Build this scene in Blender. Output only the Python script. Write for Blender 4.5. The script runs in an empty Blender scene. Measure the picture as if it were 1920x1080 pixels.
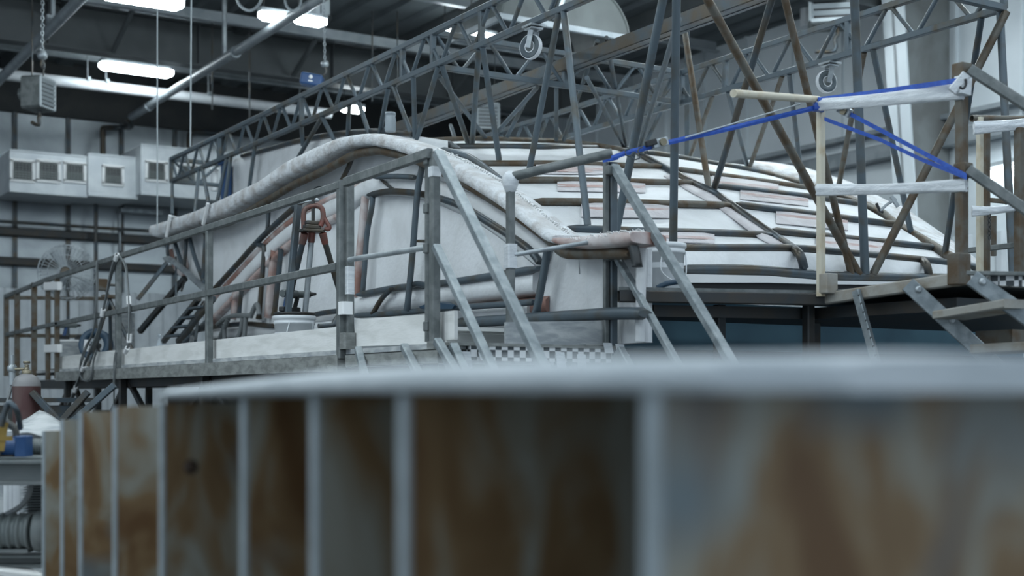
import bpy, math, random
from mathutils import Vector, Matrix
random.seed(7)
PI = math.pi
S = bpy.context.scene
COL = S.collection

# ------------------------------------------------------------------ camera, world, exposure
F, HOR, ZC = 2500.0, 740.0, 1.55           # focal length in pixels, horizon row, eye height
SN, CS = 0.5269, 0.8499                    # camera heading inside the building's axes
cam = bpy.data.cameras.new('camera')
cam.sensor_width = 36; cam.lens = 36*F/1920
cam.shift_y = (HOR-540)/1920
cam.clip_start = .05; cam.clip_end = 200
cam.dof.use_dof = True; cam.dof.focus_distance = 9.3; cam.dof.aperture_fstop = 1.5
co = bpy.data.objects.new('camera', cam); COL.objects.link(co)
co.location = (0, 0, ZC); co.rotation_euler = (PI/2, 0, -math.atan2(SN, CS))
S.camera = co
W = bpy.data.worlds.new('world'); S.world = W; W.use_nodes = True
W.node_tree.nodes['Background'].inputs[0].default_value = (.72, .86, 1.0, 1)
W.node_tree.nodes['Background'].inputs[1].default_value = .62
S.view_settings.view_transform = 'Standard'; S.view_settings.look = 'None'
S.view_settings.gamma = 1; S.view_settings.exposure = 0.62
LAMP = 30.0                                # radiance of the fluorescent diffusers

# ------------------------------------------------------------------ measuring: a pixel and a known plane give a point
def Q(px, py, X=None, Y=None, Z=None, d=None):
    t = (px-960)/F
    if X is not None: d = X/(t*CS+SN)
    elif Y is not None: d = Y/(CS-t*SN)
    elif Z is not None: d = Z*F/(HOR-py)
    l = t*d
    return Vector((CS*l+SN*d, -SN*l+CS*d, ZC+(HOR-py)/F*d))
def V(*a): return Vector(a)
def at(poly, x):
    for (a, b), (c, e) in zip(poly, poly[1:]):
        if a <= x <= c: return b+(e-b)*(x-a)/max(c-a, 1e-6)
    return poly[0][1] if x < poly[0][0] else poly[-1][1]
def smooth(pts, k=5):
    P = [Vector(p) for p in pts]; out = []
    for i in range(len(P)-1):
        a, b, c, d = P[max(i-1, 0)], P[i], P[i+1], P[min(i+2, len(P)-1)]
        for j in range(k):
            t = j/k
            out.append(.5*((2*b)+(c-a)*t+(2*a-5*b+4*c-d)*t*t+(3*b-a-3*c+d)*t**3))
    out.append(P[-1]); return out

# ------------------------------------------------------------------ materials
def mat(name, c1, c2=None, scale=6, rough=.6, metal=0, bump=0, stretch=(1, 1, 1), lo=.4, hi=.62, bscale=None, c3=None, alpha=None):
    m = bpy.data.materials.new(name); m.use_nodes = True
    n = m.node_tree.nodes; L = m.node_tree.links; b = n['Principled BSDF']
    b.inputs['Base Color'].default_value = (*c1, 1); b.inputs['Roughness'].default_value = rough; b.inputs['Metallic'].default_value = metal
    if alpha is not None: b.inputs['Alpha'].default_value = alpha
    tc = n.new('ShaderNodeTexCoord'); mp = n.new('ShaderNodeMapping'); mp.inputs['Scale'].default_value = stretch
    L.new(tc.outputs['Object'], mp.inputs[0])
    if c2:
        no = n.new('ShaderNodeTexNoise'); no.inputs['Scale'].default_value = scale; no.inputs['Detail'].default_value = 6
        no.inputs['Distortion'].default_value = .4
        L.new(mp.outputs[0], no.inputs[0])
        r = n.new('ShaderNodeValToRGB'); e = r.color_ramp.elements
        e[0].position = lo; e[0].color = (*c1, 1); e[1].position = hi; e[1].color = (*c2, 1)
        if c3:
            k = e.new(hi+.12); k.color = (*c3, 1)
        L.new(no.outputs[0], r.inputs[0]); L.new(r.outputs[0], b.inputs['Base Color'])
    if bump:
        n2 = n.new('ShaderNodeTexNoise'); n2.inputs['Scale'].default_value = bscale or scale*6; n2.inputs['Detail'].default_value = 5
        L.new(mp.outputs[0], n2.inputs[0])
        bp = n.new('ShaderNodeBump'); bp.inputs['Strength'].default_value = bump; bp.inputs['Distance'].default_value = .02
        L.new(n2.outputs[0], bp.inputs['Height']); L.new(bp.outputs[0], b.inputs['Normal'])
    return m
def emit(name, c, s):
    m = bpy.data.materials.new(name); m.use_nodes = True; b = m.node_tree.nodes['Principled BSDF']
    b.inputs['Base Color'].default_value = (.8, .8, .8, 1); b.inputs['Emission Color'].default_value = (*c, 1); b.inputs['Emission Strength'].default_value = s
    return m
def checker(name, s, off=(0, 0, 0)):
    m = bpy.data.materials.new(name); m.use_nodes = True; n = m.node_tree.nodes; L = m.node_tree.links; b = n['Principled BSDF']
    tc = n.new('ShaderNodeTexCoord'); mp = n.new('ShaderNodeMapping'); mp.inputs['Location'].default_value = off
    ck = n.new('ShaderNodeTexChecker'); ck.inputs['Scale'].default_value = s
    ck.inputs[1].default_value = (.02, .03, .035, 1); ck.inputs[2].default_value = (.6, .62, .63, 1)
    L.new(tc.outputs['Object'], mp.inputs[0]); L.new(mp.outputs[0], ck.inputs[0]); L.new(ck.outputs[0], b.inputs['Base Color'])
    return m
M = dict(
 steel=mat('tube_steel', (.082, .108, .128), (.075, .068, .052), 5, .5, .3, .05, lo=.48, hi=.72),
 steel2=mat('dark_tube_steel', (.058, .078, .094), (.075, .062, .045), 4, .42, .5, .05),
 rust=mat('rusty_tube', (.115, .11, .095), (.085, .058, .034), 9, .55, .4, .1),
 bright=mat('galvanised', (.40, .44, .46), (.26, .29, .31), 7, .42, .5, .06),
 angle=mat('zinc_angle', (.17, .20, .215), (.26, .295, .31), 14, .45, .45, .12),
 scaf=mat('scaffold_steel', (.11, .125, .125), (.17, .185, .185), 12, .55, .35, .12),
 grp=mat('white_laminate', (.66, .685, .705), (.56, .58, .59), 3.5, .55, 0, .28, lo=.38, hi=.7, bscale=26),
 grpf=mat('fuzzy_laminate_edge', (.62, .645, .665), (.38, .36, .345), 7, .8, 0, .9, lo=.42, hi=.72, bscale=34),
 pink=mat('pink_resin', (.29, .16, .13), (.54, .50, .495), 3.0, .55, 0, .25, lo=.40, hi=.60),
 bead=mat('shaded_resin', (.34, .22, .20), (.44, .38, .38), 6, .6, 0, .2),  # pinkish resin tone with the shade under the pipes mixed in
 lilac=mat('lilac_core', (.46, .44, .455), (.52, .51, .525), 7, .6, 0, .3),
 ply=mat('white_ply', (.66, .67, .66), (.56, .57, .555), 3, .7, 0, .1, (1, 1, 6)),
 plyd=mat('worn_ply', (.42, .44, .445), (.26, .285, .30), 6, .75, 0, .1, (1, 1, 4)),
 plyb=mat('bare_ply', (.32, .28, .21), (.24, .20, .14), 6, .75, 0, .1, (1, 1, 5)),
 beam=mat('deck_beam', (.26, .275, .265), (.16, .17, .165), 8, .6, .2, .12, (1, 1, 3)),
 dark=mat('dark_steel', (.030, .036, .040), (.045, .040, .034), 5, .5, .4),
 black=mat('black', (.012, .014, .016), None, rough=.5),
 rubber=mat('rubber', (.05, .07, .085), (.08, .1, .11), 9, .6),
 blue=mat('blue_strap', (.012, .06, .33), (.02, .09, .42), 30, .6),
 bluep=mat('blue_paint', (.012, .055, .16), (.02, .07, .19), 5, .4),
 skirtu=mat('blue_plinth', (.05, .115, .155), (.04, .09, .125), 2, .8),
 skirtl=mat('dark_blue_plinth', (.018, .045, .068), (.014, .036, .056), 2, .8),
 film=mat('stretch_film', (.70, .735, .76), (.56, .60, .63), 9, .28, 0, .5, (1, 1, 6)),
 tape=mat('white_tape', (.72, .735, .74), None, rough=.6),
 plastic=mat('white_plastic', (.66, .69, .71), (.58, .61, .64), 4, .35),
 clear=mat('milky_plastic', (.5, .57, .62), None, rough=.15, alpha=.45),
 knot=mat('brown_knot', (.045, .026, .016), None, rough=.6),
 hood=mat('hood_metal', (.10, .115, .115), (.075, .085, .085), 2, .6, .1),
 colm=mat('stained_column_web', (.20, .215, .215), (.14, .145, .14), 1.6, .6, .1),
 dull=mat('rusty_cream_steel', (.30, .295, .27), (.19, .155, .11), 7, .55, .2, .1, lo=.45, hi=.72),
 cream=mat('cream_paint', (.50, .47, .38), (.38, .30, .19), 9, .55, 0, .1, lo=.5, hi=.75),
 red=mat('red_paint', (.17, .055, .042), (.11, .065, .055), 14, .45, .1),
 cyl=mat('maroon_cylinder', (.075, .033, .032), (.10, .06, .055), 5, .45, .2),
 cyls=mat('grey_cylinder_shoulder', (.20, .20, .205), None, rough=.5),
 motor=mat('grey_motor', (.12, .14, .14), (.15, .165, .165), 5, .5, .2),
 brass=mat('brass', (.20, .18, .13), None, rough=.4, metal=.6),
 yellow=mat('yellow_bracket', (.30, .20, .04), (.22, .15, .04), 6, .5),
 duct=mat('sheet_metal', (.52, .56, .58), (.43, .47, .50), 3, .45, .15, .03),
 grille=mat('grille', (.34, .38, .40), None, rough=.5),
 cable=mat('grey_cable', (.15, .165, .17), None, rough=.6),
 rope=mat('pale_rope', (.36, .40, .42), None, rough=.7),
 wall=mat('foil_wall', (.36, .40, .42), (.24, .27, .29), .9, .34, .5, .2, (1, 1, 1), bscale=1.5),
 wallr=mat('white_foil_wall', (.60, .65, .68), (.52, .57, .60), .7, .5, .1, .15, (1, 1, 1), bscale=2),
 wallw=mat('white_corrugated', (.50, .54, .57), (.44, .48, .51), 3, .55),
 ceil=mat('roof_deck', (.12, .14, .15), (.09, .105, .115), 1.2, .6, .1),
 girder=mat('roof_girder', (.055, .064, .068), (.085, .095, .10), .9, .55, .2),
 purl=mat('pale_purlin', (.28, .31, .33), (.20, .23, .25), 3, .5, .2),
 darkw=mat('dark_eave', (.028, .032, .034), (.040, .042, .042), 2, .8),
 floor=mat('concrete', (.16, .175, .18), (.11, .12, .125), 1.3, .7, 0, .05),
 skin=mat('white_plug_skin', (.46, .50, .52), (.39, .43, .45), 5, .65, 0, .3),
 tube=emit('wall_tube', (.84, .95, 1.0), 6.0),
 lamp=emit('fluorescent_diffuser', (.84, .95, 1.0), LAMP),
 chkx=checker('checker_tape', 25.0, (.003, 0, .0)), 
 foil=mat('reel_blue', (.02, .05, .085), None, rough=.45),
)
def wood(name):
    m = bpy.data.materials.new(name); m.use_nodes = True; n = m.node_tree.nodes; L = m.node_tree.links; b = n['Principled BSDF']
    b.inputs['Roughness'].default_value = .62
    tc = n.new('ShaderNodeTexCoord'); mp = n.new('ShaderNodeMapping'); mp.inputs['Scale'].default_value = (1.0, 1.0, .42)
    L.new(tc.outputs['Object'], mp.inputs[0])
    a = n.new('ShaderNodeTexNoise'); a.inputs['Scale'].default_value = 6.5; a.inputs['Detail'].default_value = 3; a.inputs['Distortion'].default_value = .9
    r = n.new('ShaderNodeValToRGB'); e = r.color_ramp.elements
    e[0].position = .39; e[0].color = (.24, .24, .205, 1); e[1].position = .67; e[1].color = (.098, .048, .014, 1)
    k = e.new(.54); k.color = (.165, .105, .048, 1); k = e.new(.46); k.color = (.205, .185, .14, 1)
    L.new(mp.outputs[0], a.inputs[0]); L.new(a.outputs[0], r.inputs[0])
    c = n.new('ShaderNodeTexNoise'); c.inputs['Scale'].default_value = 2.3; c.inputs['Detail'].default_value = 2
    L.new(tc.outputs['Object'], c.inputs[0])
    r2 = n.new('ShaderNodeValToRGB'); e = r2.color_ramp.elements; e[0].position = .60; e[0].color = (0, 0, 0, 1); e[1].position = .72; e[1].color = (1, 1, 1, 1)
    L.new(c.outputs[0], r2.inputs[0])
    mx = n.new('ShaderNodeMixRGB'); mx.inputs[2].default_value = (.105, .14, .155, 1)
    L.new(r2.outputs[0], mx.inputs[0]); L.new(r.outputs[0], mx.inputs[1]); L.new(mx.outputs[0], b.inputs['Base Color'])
    return m
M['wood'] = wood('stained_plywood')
M['woodedge'] = mat('pale_ply_edge', (.27, .31, .33), (.22, .255, .27), 14, .7)

# ------------------------------------------------------------------ mesh building
WL = {}
class MB:
    def __init__(s): s.v = []; s.f = []; s.sm = []
    def add(s, vs, fs, sm=False):
        o = len(s.v); s.v += [Vector(v) for v in vs]
        for f in fs: s.f.append([i+o for i in f]); s.sm.append(sm)
        return s
    def rings(s, rings, closed=True, caps=True, sm=True):
        n = len(rings[0]); vs = [p for r in rings for p in r]; fs = []
        for i in range(len(rings)-1):
            for j in range(n if closed else n-1):
                k = (j+1) % n
                fs.append([i*n+j, i*n+k, (i+1)*n+k, (i+1)*n+j])
        s.add(vs, fs, sm)
        if caps and closed:
            s.add(rings[0], [list(range(n))[::-1]]); s.add(rings[-1], [list(range(n))])
        return s
    def tube(s, pts, r, n=10, caps=True, r2=None, flat=None, hollow=False):
        P = [Vector(p) for p in pts]; R = []
        up = None
        for i, p in enumerate(P):
            t = (P[min(i+1, len(P)-1)]-P[max(i-1, 0)])
            if t.length < 1e-9: t = V(0, 0, 1)
            t.normalize()
            if up is None:
                up = V(0, 0, 1) if abs(t.z) < .9 else V(0, 1, 0)
            a = t.cross(up).normalized(); b = a.cross(t).normalized(); up = b
            q = r if r2 is None else r+(r2-r)*i/(len(P)-1)
            fa = 1
            if flat and i in (0, len(P)-1): fa = flat
            R.append([p+(a*math.cos(2*PI*k/n)/fa**.5+b*math.sin(2*PI*k/n)*fa)*q for k in range(n)])
        s.rings(R, True, caps and not hollow)
        if hollow:
            for e, g in ((0, 1), (-1, -1)):
                t = (P[1]-P[0] if e == 0 else P[-1]-P[-2]).normalized()*g
                c = P[e]; inner = [c+(x-c)*.8 for x in R[e]]; deep = [x+t*r*3 for x in inner]
                s.rings([R[e], inner, deep], True, False, False); s.add(deep, [list(range(n))])
        return s
    def bar(s, a, b, w, h=None, up=(0, 0, 1), ch=.12, hollow=False):
        a, b = Vector(a), Vector(b); h = h or w; t = (b-a).normalized(); u = Vector(up)
        if abs(t.dot(u)) > .95: u = V(0, 1, 0)
        x = t.cross(u).normalized(); y = x.cross(t).normalized(); c = ch*min(w, h)
        pr = [(-w/2+c, -h/2), (w/2-c, -h/2), (w/2, -h/2+c), (w/2, h/2-c), (w/2-c, h/2), (-w/2+c, h/2), (-w/2, h/2-c), (-w/2, -h/2+c)]
        R = [[p+x*i+y*j for i, j in pr] for p in (a, b)]
        s.rings(R, True, not hollow, False)
        if hollow:
            for q, g, rr in ((a, t, R[0]), (b, -t, R[1])):
                inner = [q+(p-q)*.84 for p in rr]; deep = [p+g*min(w, h)*1.2 for p in inner]
                s.rings([rr, inner, deep], True, False, False); s.add(deep, [list(range(8))])
        return s
    def box(s, c, size, rot=None):
        c = Vector(c); x, y, z = [k/2 for k in size]
        vs = [V(i*x, j*y, k*z) for i in (-1, 1) for j in (-1, 1) for k in (-1, 1)]
        if rot is not None: vs = [rot @ v for v in vs]
        return s.add([c+v for v in vs], [[0, 1, 3, 2], [4, 6, 7, 5], [0, 4, 5, 1], [2, 3, 7, 6], [0, 2, 6, 4], [1, 5, 7, 3]])
    def lathe(s, prof, o, n=20, axis=(0, 0, 1), sm=True, caps=True):
        o = Vector(o); z = Vector(axis).normalized(); x = z.cross(V(0, 0, 1) if abs(z.z) < .9 else V(0, 1, 0)).normalized(); y = z.cross(x)
        R = [[o+(x*math.cos(2*PI*k/n)+y*math.sin(2*PI*k/n))*max(r, 1e-4)+z*h for k in range(n)] for r, h in prof]
        return s.rings(R, True, caps, sm)
    def prism(s, poly, vec, sm=False):
        P = [Vector(p) for p in poly]; vec = Vector(vec)
        return s.rings([P, [p+vec for p in P]], True, True, sm)
    def sheet(s, grid, sm=True): return s.rings(grid, False, False, sm)
    def build(s, name, m, parent=None, loc=None, solid=None, bevel=None):
        off = V(0, 0, 0)
        if parent is not None: off = WL[parent]
        elif loc is not None: off = Vector(loc)
        elif s.v:
            lo = [min(v[i] for v in s.v) for i in range(3)]; hi = [max(v[i] for v in s.v) for i in range(3)]
            off = V((lo[0]+hi[0])/2, (lo[1]+hi[1])/2, lo[2])
        me = bpy.data.meshes.new(name); me.from_pydata([v-off for v in s.v], [], s.f); me.update()
        me.polygons.foreach_set('use_smooth', s.sm); me.materials.append(M[m] if isinstance(m, str) else m)
        import bmesh
        bm = bmesh.new(); bm.from_mesh(me); bmesh.ops.recalc_face_normals(bm, faces=bm.faces); bm.to_mesh(me); bm.free()
        o = bpy.data.objects.new(name, me); COL.objects.link(o)
        if parent is not None: o.parent = parent
        else: o.location = off
        WL[o] = off
        if solid:
            k = o.modifiers.new('thickness', 'SOLIDIFY'); k.thickness = abs(solid); k.offset = 0
        if bevel:
            k = o.modifiers.new('bevel', 'BEVEL'); k.width = bevel; k.segments = 2; k.limit_method = 'ANGLE'
        return o
def thing(name, label, cat, loc, group=None):
    o = bpy.data.objects.new(name, None); COL.objects.link(o); o.location = loc; o.empty_display_size = .1
    o['label'] = label; o['category'] = cat
    if group: o['group'] = group
    WL[o] = Vector(loc); return o
def tag(o, label, cat, group=None):
    o['label'] = label; o['category'] = cat
    if group: o['group'] = group
    return o
def struct(o): o['kind'] = 'structure'; return o
def tubeo(name, pts, r, m, parent, n=10, **k): return MB().tube(pts, r, n, **k).build(name, m, parent)
def baro(name, a, b, w, m, parent, h=None, **k): return MB().bar(a, b, w, h, **k).build(name, m, parent)
def Z(v, z): return V(v.x, v.y, z)

# ------------------------------------------------------------------ the hall
WY, WX, RZ = 24.0, 14.5, ZC+5.75
struct(MB().add([(-14, -3, 0), (WX, -3, 0), (WX, WY, 0), (-14, WY, 0)], [[0, 1, 2, 3]]).build('floor', 'floor', loc=(0, 0, 0), solid=-.1))
c = MB()
for i in range(58):                                     # ribbed roof deck
    x = -14+i*.5
    c.add([(x, 4, RZ), (x, WY, RZ), (x+.25, WY, RZ), (x+.25, 4, RZ), (x+.3, 4, RZ+.06), (x+.3, WY, RZ+.06), (x+.45, WY, RZ+.06), (x+.45, 4, RZ+.06), (x+.5, 4, RZ), (x+.5, WY, RZ)],
          [[0, 1, 2, 3], [3, 2, 5, 4], [4, 5, 6, 7], [7, 6, 9, 8]])
struct(c.build('ceiling', 'ceil', loc=(0, 0, RZ)))
# back wall: foil-faced panels with standing seams above, corrugated white below
zb = ZC+1.83
w = MB().box((0, WY+.1, (zb+RZ+.2)/2), (29, .2, RZ+.2-zb))
struct(w.build('wall_back', 'wall'))
for i, px in enumerate((-72, 28, 128, 228, 328, 420)):
    q = Q(px, 500, Y=WY-.04); struct(MB().box(Z(q, (zb+ZC+4.85)/2), (.07, .07, ZC+4.85-zb)).build('trim_%d' % (30+i), 'steel2'))
w = MB()
for i in range(116):
    x = -14+i*.25
    w.prism([(x, WY, 0), (x+.05, WY-.03, 0), (x+.12, WY-.03, 0), (x+.17, WY, 0), (x+.25, WY, 0), (x+.25, WY+.1, 0), (x, WY+.1, 0)], (0, 0, zb))
struct(w.build('wall_back_wainscot', 'wallw'))
struct(MB().box((0, WY-.05, (ZC+4.85+RZ)/2), (29, .1, RZ-ZC-4.85)).box((0, WY-.02, RZ+.08), (29, .06, .2)).build('trim_1', 'darkw'))
for i, (py, r, yy) in enumerate(((436, .075, .12), (491, .075, .12))):          # wall girts
    z = ZC+(HOR-py)/F*22.9
    struct(MB().bar((-13, WY-yy, z), (WX-.2, WY-yy, z), .12, .14).build('trim_%d' % (2+i), 'dark'))
z = ZC+(HOR-421)/F*22.9
tag(MB().tube([(-12, WY-.35, z), (10, WY-.35, z)], .03, 8).tube([(6.1, WY-.35, .2), (6.1, WY-.35, ZC+3.4)], .035, 8).build('conduit_pipe', 'steel2'),
    'thin dark conduit running along the back wall just above the upper girt', 'pipe')
# right wall with seams, girt, tapered column
w = MB().box((WX+.1, (WY-3)/2, RZ/2), (.2, WY+3, RZ))
for i in range(26): w.box((WX-.02, -2.5+i*1.04, (RZ+ZC+2.2)/2), (.05, .04, RZ-ZC-2.2))
struct(w.build('wall_right', 'wallr'))
w = MB()
for i in range(100):
    y = -2.5+i*.26
    w.prism([(WX, y, .02), (WX-.03, y+.05, .02), (WX-.03, y+.12, .02), (WX, y+.17, .02)], (0, 0, ZC+2.1))
struct(w.build('wall_right_wainscot', 'wallw'))
for i, (zr, h) in enumerate(((3.72, .07), (3.42, .22))):
    struct(MB().bar((WX-.12, -2, ZC+zr), (WX-.12, WY-.3, ZC+zr), .16, h).build('trim_%d' % (4+i), 'purl'))
a = Q(1722, 400, X=WX-.6); b = Q(1690, 30, X=WX-.9)     # tapered frame column
y0 = a.y
col_ = MB().prism([(WX-.02, y0-.02, 0), (WX-.5, y0-.02, 0), (WX-1.15, y0-.02, RZ), (WX-.02, y0-.02, RZ)], (0, .05, 0))
struct(col_.build('trim_6', 'colm')); col_ = MB()
col_.prism([(WX-.5, y0-.18, 0), (WX-.47, y0-.18, 0), (WX-1.12, y0-.18, RZ), (WX-1.15, y0-.18, RZ)], (0, .36, 0))
struct(col_.build('trim_9', 'wallr'))
# roof girders across the hall, purlins and struts
gy = 19.7
g = MB().box((0, gy, ZC+5.3), (28, .03, .62)).box((0, gy, ZC+4.98), (28, .26, .03)).box((0, gy, ZC+5.6), (28, .26, .03))
for i in range(12): g.box((-11+i*2.2, gy-.06, ZC+5.3), (.025, .12, .6))
struct(g.build('trim_7', 'girder'))
g = MB().box((0, 12.5, ZC+5.4), (28, .03, .6)).box((0, 12.5, ZC+5.1), (28, .26, .03))
struct(g.build('trim_8', 'girder'))
for i, x in enumerate((-8, -5.5, -3, -.5, 2, 4.6, 7.2, 9.8, 12.3)):
    struct(MB().box((x, 14, RZ-.10), (.08, 20, .2)).box((x+.06, 14, RZ-.2), (.14, 20, .02)).build('trim_%d' % (10+i), 'girder'))
for i, (yy, zz) in enumerate(((18.6, ZC+5.45), (16.4, ZC+5.55), (21.6, ZC+5.4))):
    struct(MB().box((0, yy, zz), (28, .03, .16)).box((0, yy-.05, zz-.08), (28, .1, .02)).build('trim_%d' % (20+i), 'purl'))
g = MB()
for x in (2.5, 5.3, 8.1, 10.9): g.bar((x, gy-.1, ZC+5.0), (x+.1, gy-1.3, RZ-.1), .06)
struct(g.build('trim_24', 'girder'))

# ------------------------------------------------------------------ fluorescent lights
def lamp(p, L, label, ax=(1, 0, 0), wd=.26):
    t = thing('ceiling_light', label, 'light', p, 'fluorescent ceiling lights')
    ax = Vector(ax); sd = V(-ax.y, ax.x, 0)
    def sec(e, w, z): return p+ax*e+sd*w+V(0, 0, z)
    R = []
    for e, k in ((-L/2, .55), (-L/2+.07, 1), (L/2-.07, 1), (L/2, .55)):
        R.append([sec(e, -wd/2*k, .03), sec(e, -wd/2*k, -.02*k), sec(e, -wd/3*k, -.06*k), sec(e, wd/3*k, -.06*k), sec(e, wd/2*k, -.02*k), sec(e, wd/2*k, .03)])
    MB().rings(R, True, True, False).build('diffuser', 'lamp', t)
    MB().bar(p-ax*L/2+V(0, 0, .06), p+ax*L/2+V(0, 0, .06), wd*.9, .055).build('housing', 'grille', t)
    for e in (-.35, .35): MB().tube([p+ax*L*e+V(0, 0, .08), Z(p+ax*L*e, RZ)], .008, 6).build('hanger_rod', 'steel2', t)
for px, py, d, L, lab in ((256, 130, 20.6, 1.12, 'long fluorescent light below the roof girder at left'), (268, -2, 15.6, .95, 'fluorescent light cut by the top edge of the photo at left'),
    (514, 31, 17.0, .40, 'left one of two adjoining fluorescent lights by the diagonal pipe'), (581, 38, 16.8, .43, 'right one of two adjoining fluorescent lights under the diagonal pipe'),
    (660, 204, 22.5, .42, 'small bright light seen low behind the truss, above the boat mould'), (848, 60, 19.5, .35, 'small light seen through the truss webs left of the caster'),
    (902, 68, 19.0, .45, 'light seen just below the truss, left of the upper caster')):
    lamp(Q(px, py, d=d), L, lab, wd=.26 if L > .7 else .17)
for i, (x, y) in enumerate(((1.5, 6.5), (5.2, 6.0), (9, 6.5), (1.5, 11), (5.4, 10.5), (9.2, 11), (12.3, 9), (-2, 9), (-2, 4), (2.5, 2.2), (7, 2), (11.5, 3), (-5, 15), (-2, 6.2), (-5, 8), (-1.5, 12.5), (-5, 11.5), (0, 8.5), (-4.5, 5), (-8, 9), (-8, 6), (11.5, 12.2), (12.2, 5.5), (10.4, 13.6), (11, 9.5))):
    lamp(V(x, y, ZC+(5.3 if x > 10.3 else 4.7)), 1.25, 'fluorescent light added out of view above the working area to brighten the hall', wd=.3)  # unseen fixtures; side rows added to brighten the mould side and right wall
t = thing('wall_light', 'bright twin-tube light low on the right wall behind the railing', 'light', Q(1880, 325, X=WX-.2))
MB().bar(Q(1846, 333, X=WX-.14), Q(1990, 300, X=WX-.14), .10, .13).build('diffuser', 'tube', t)
MB().bar(Q(1846, 314, X=WX-.12), Q(1990, 281, X=WX-.12), .10, .06).build('housing', 'grille', t)

# ------------------------------------------------------------------ pipes, ducts, heaters and hanging gear under the roof
p0, p1 = Q(-40, 155, Y=21.3), Q(620, 208, Y=21.3); p1.z = p0.z = (p0.z+p1.z)/2+.06
t = thing('white_pipe', 'long white insulated pipe hung under the roof along the back wall', 'pipe', p0)
tubeo('pipe_run', [p0, p1], .085, 'plastic', t, 16)
for k in (.28, .33, .62, .9):
    q = p0.lerp(p1, k); MB().tube([q, Z(q, RZ)], .012, 6).box(q+V(0, -.02, .07), (.05, .2, .06)).build('hanger', 'purl', t)
t = thing('sprinkler_pipe', 'grey diagonal pipe running from the roof down to the back wall elbows', 'pipe', V(6.4, 22.6, ZC+4.7))
tubeo('pipe_run', [(6.42, 22.6, ZC+4.7), (6.42, 10, ZC+4.72)], .062, 'purl', t, 14)
for y in (21.6, 17.6): MB().tube([(6.42, y-.06, ZC+4.7), (6.42, y+.06, ZC+4.7)], .08, 14).build('coupling', 'purl', t)
for y in (18.0, 14.5): MB().tube([(6.42, y, ZC+4.75), (6.42, y, RZ)], .035, 8).build('hanger', 'bright', t)
MB().tube(smooth([Q(240, 222, Y=22.6), Q(246, 236, Y=23), Q(230, 239, Y=23.6), Q(198, 240, Y=23.6), Q(193, 246, Y=23.6), Q(193, 290, Y=23.6)], 4), .05, 10).build('drop_elbow', 'steel2', t)
MB().tube(smooth([Q(430, 252, Y=23.8), Q(370, 247, Y=23.8), Q(360, 250, Y=23.8), Q(355, 258, Y=23.8), Q(355, 320, Y=23.8)], 4), .05, 10).build('drop_elbow', 'steel2', t)
tag(MB().tube([(4.0, 22.5, ZC+4.72), (4.0, 14, ZC+4.72)], .07, 12).box((4.0, 17.6, ZC+4.8), (.16, .08, .1)).tube([(4.0, 17.6, ZC+4.8), (4.0, 17.6, RZ)], .03, 8).build('roof_pipe', 'purl'),
    'grey pipe crossing the top left corner of the photo', 'pipe')
def chain(mb, a, b, s=.05):
    a, b = Vector(a), Vector(b); n = max(2, int((b-a).length/(s*.72))); t = (b-a).normalized()
    u = t.cross(V(0, 1, 0) if abs(t.y) < .9 else V(1, 0, 0)).normalized(); w_ = t.cross(u)
    for i in range(n+1):
        c0 = a.lerp(b, i/n); x = u if i % 2 else w_
        mb.tube([c0+(t*math.cos(k*PI/4)*s*.5+x*math.sin(k*PI/4)*s*.28) for k in range(9)], s*.09, 5, caps=False)
    return mb
def heater(p, yaw, s, label, chained):
    t = thing('unit_heater', label, 'heater', p)
    R = Matrix.Rotation(yaw, 3, 'Z')
    q = lambda x, y, z: p+R @ V(x*s, y*s, z*s)
    pr = [(-.42, .06), (-.36, 0), (.36, 0), (.42, .06), (.42, .9), (.36, .96), (-.36, .96), (-.42, .9)]
    MB().rings([[q(x, y, z) for x, z in pr] for y in (-.3, .3)], True, True, False).build('cabinet', 'scaf', t)
    f = MB()
    for a, b in (((-.38, -.32, .06), (.38, -.32, .06)), ((-.38, -.32, .9), (.38, -.32, .9)), ((-.38, -.32, .06), (-.38, -.32, .9)), ((.38, -.32, .06), (.38, -.32, .9))):
        f.bar(q(*a), q(*b), .07*s)
    f.build('louver_frame', 'grille', t)
    MB().add([q(-.36, -.305, .08), q(.36, -.305, .08), q(.36, -.305, .88), q(-.36, -.305, .88)], [[0, 1, 2, 3]]).build('dark_opening', 'black', t)
    for k in range(6):
        z = .15+k*.125
        MB().add([q(-.36, -.31, z), q(.36, -.31, z), q(.36, -.37, z+.07), q(-.36, -.37, z+.07)], [[0, 1, 2, 3]]).build('louver', 'grille', t, solid=.008)
    MB().tube([q(0, .3, .5), q(0, .55, .5)], .2*s, 14).build('fan_motor', 'motor', t)
    MB().tube(smooth([q(.1, 0, 0), q(.1, 0, -.14), q(.05, 0, -.2), q(.05, 0, -.42), q(-.3, 0, -.42)], 3), .025, 8).build('drain_pipe', 'steel2', t)
    for x in (-.3, .3): tubeo('hanger_rod', [q(x, 0, .96), Z(q(x, 0, 0), RZ)], .01, 'steel2', t, 6)
heater(Q(71, 207, d=17), .80, .43, 'louvred unit heater hung under the roof at upper left', True)
heater(Q(1560, 52, d=17.5), -.75, .72, 'louvred unit heater hung by the right wall at top of photo', False)
heater(Q(912, 246, d=21.5), -.35, .46, 'small louvred unit heater far behind the truss webs', False)
tag(MB().tube([Q(1512, 50, X=WX-.3), Q(1510, -60, X=WX-.3)], .09, 12).build('flue_pipe', 'plastic'), 'white vertical flue pipe beside the heater on the right wall', 'pipe')
a, b = Q(80, -30, d=15.5), Q(79, 98, d=15.5)
t = thing('hoist_chain', 'grey chain with round block and hook hanging at upper left', 'chain', b)
chain(MB(), a, b, .06).build('chain_links', 'bright', t)
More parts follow.
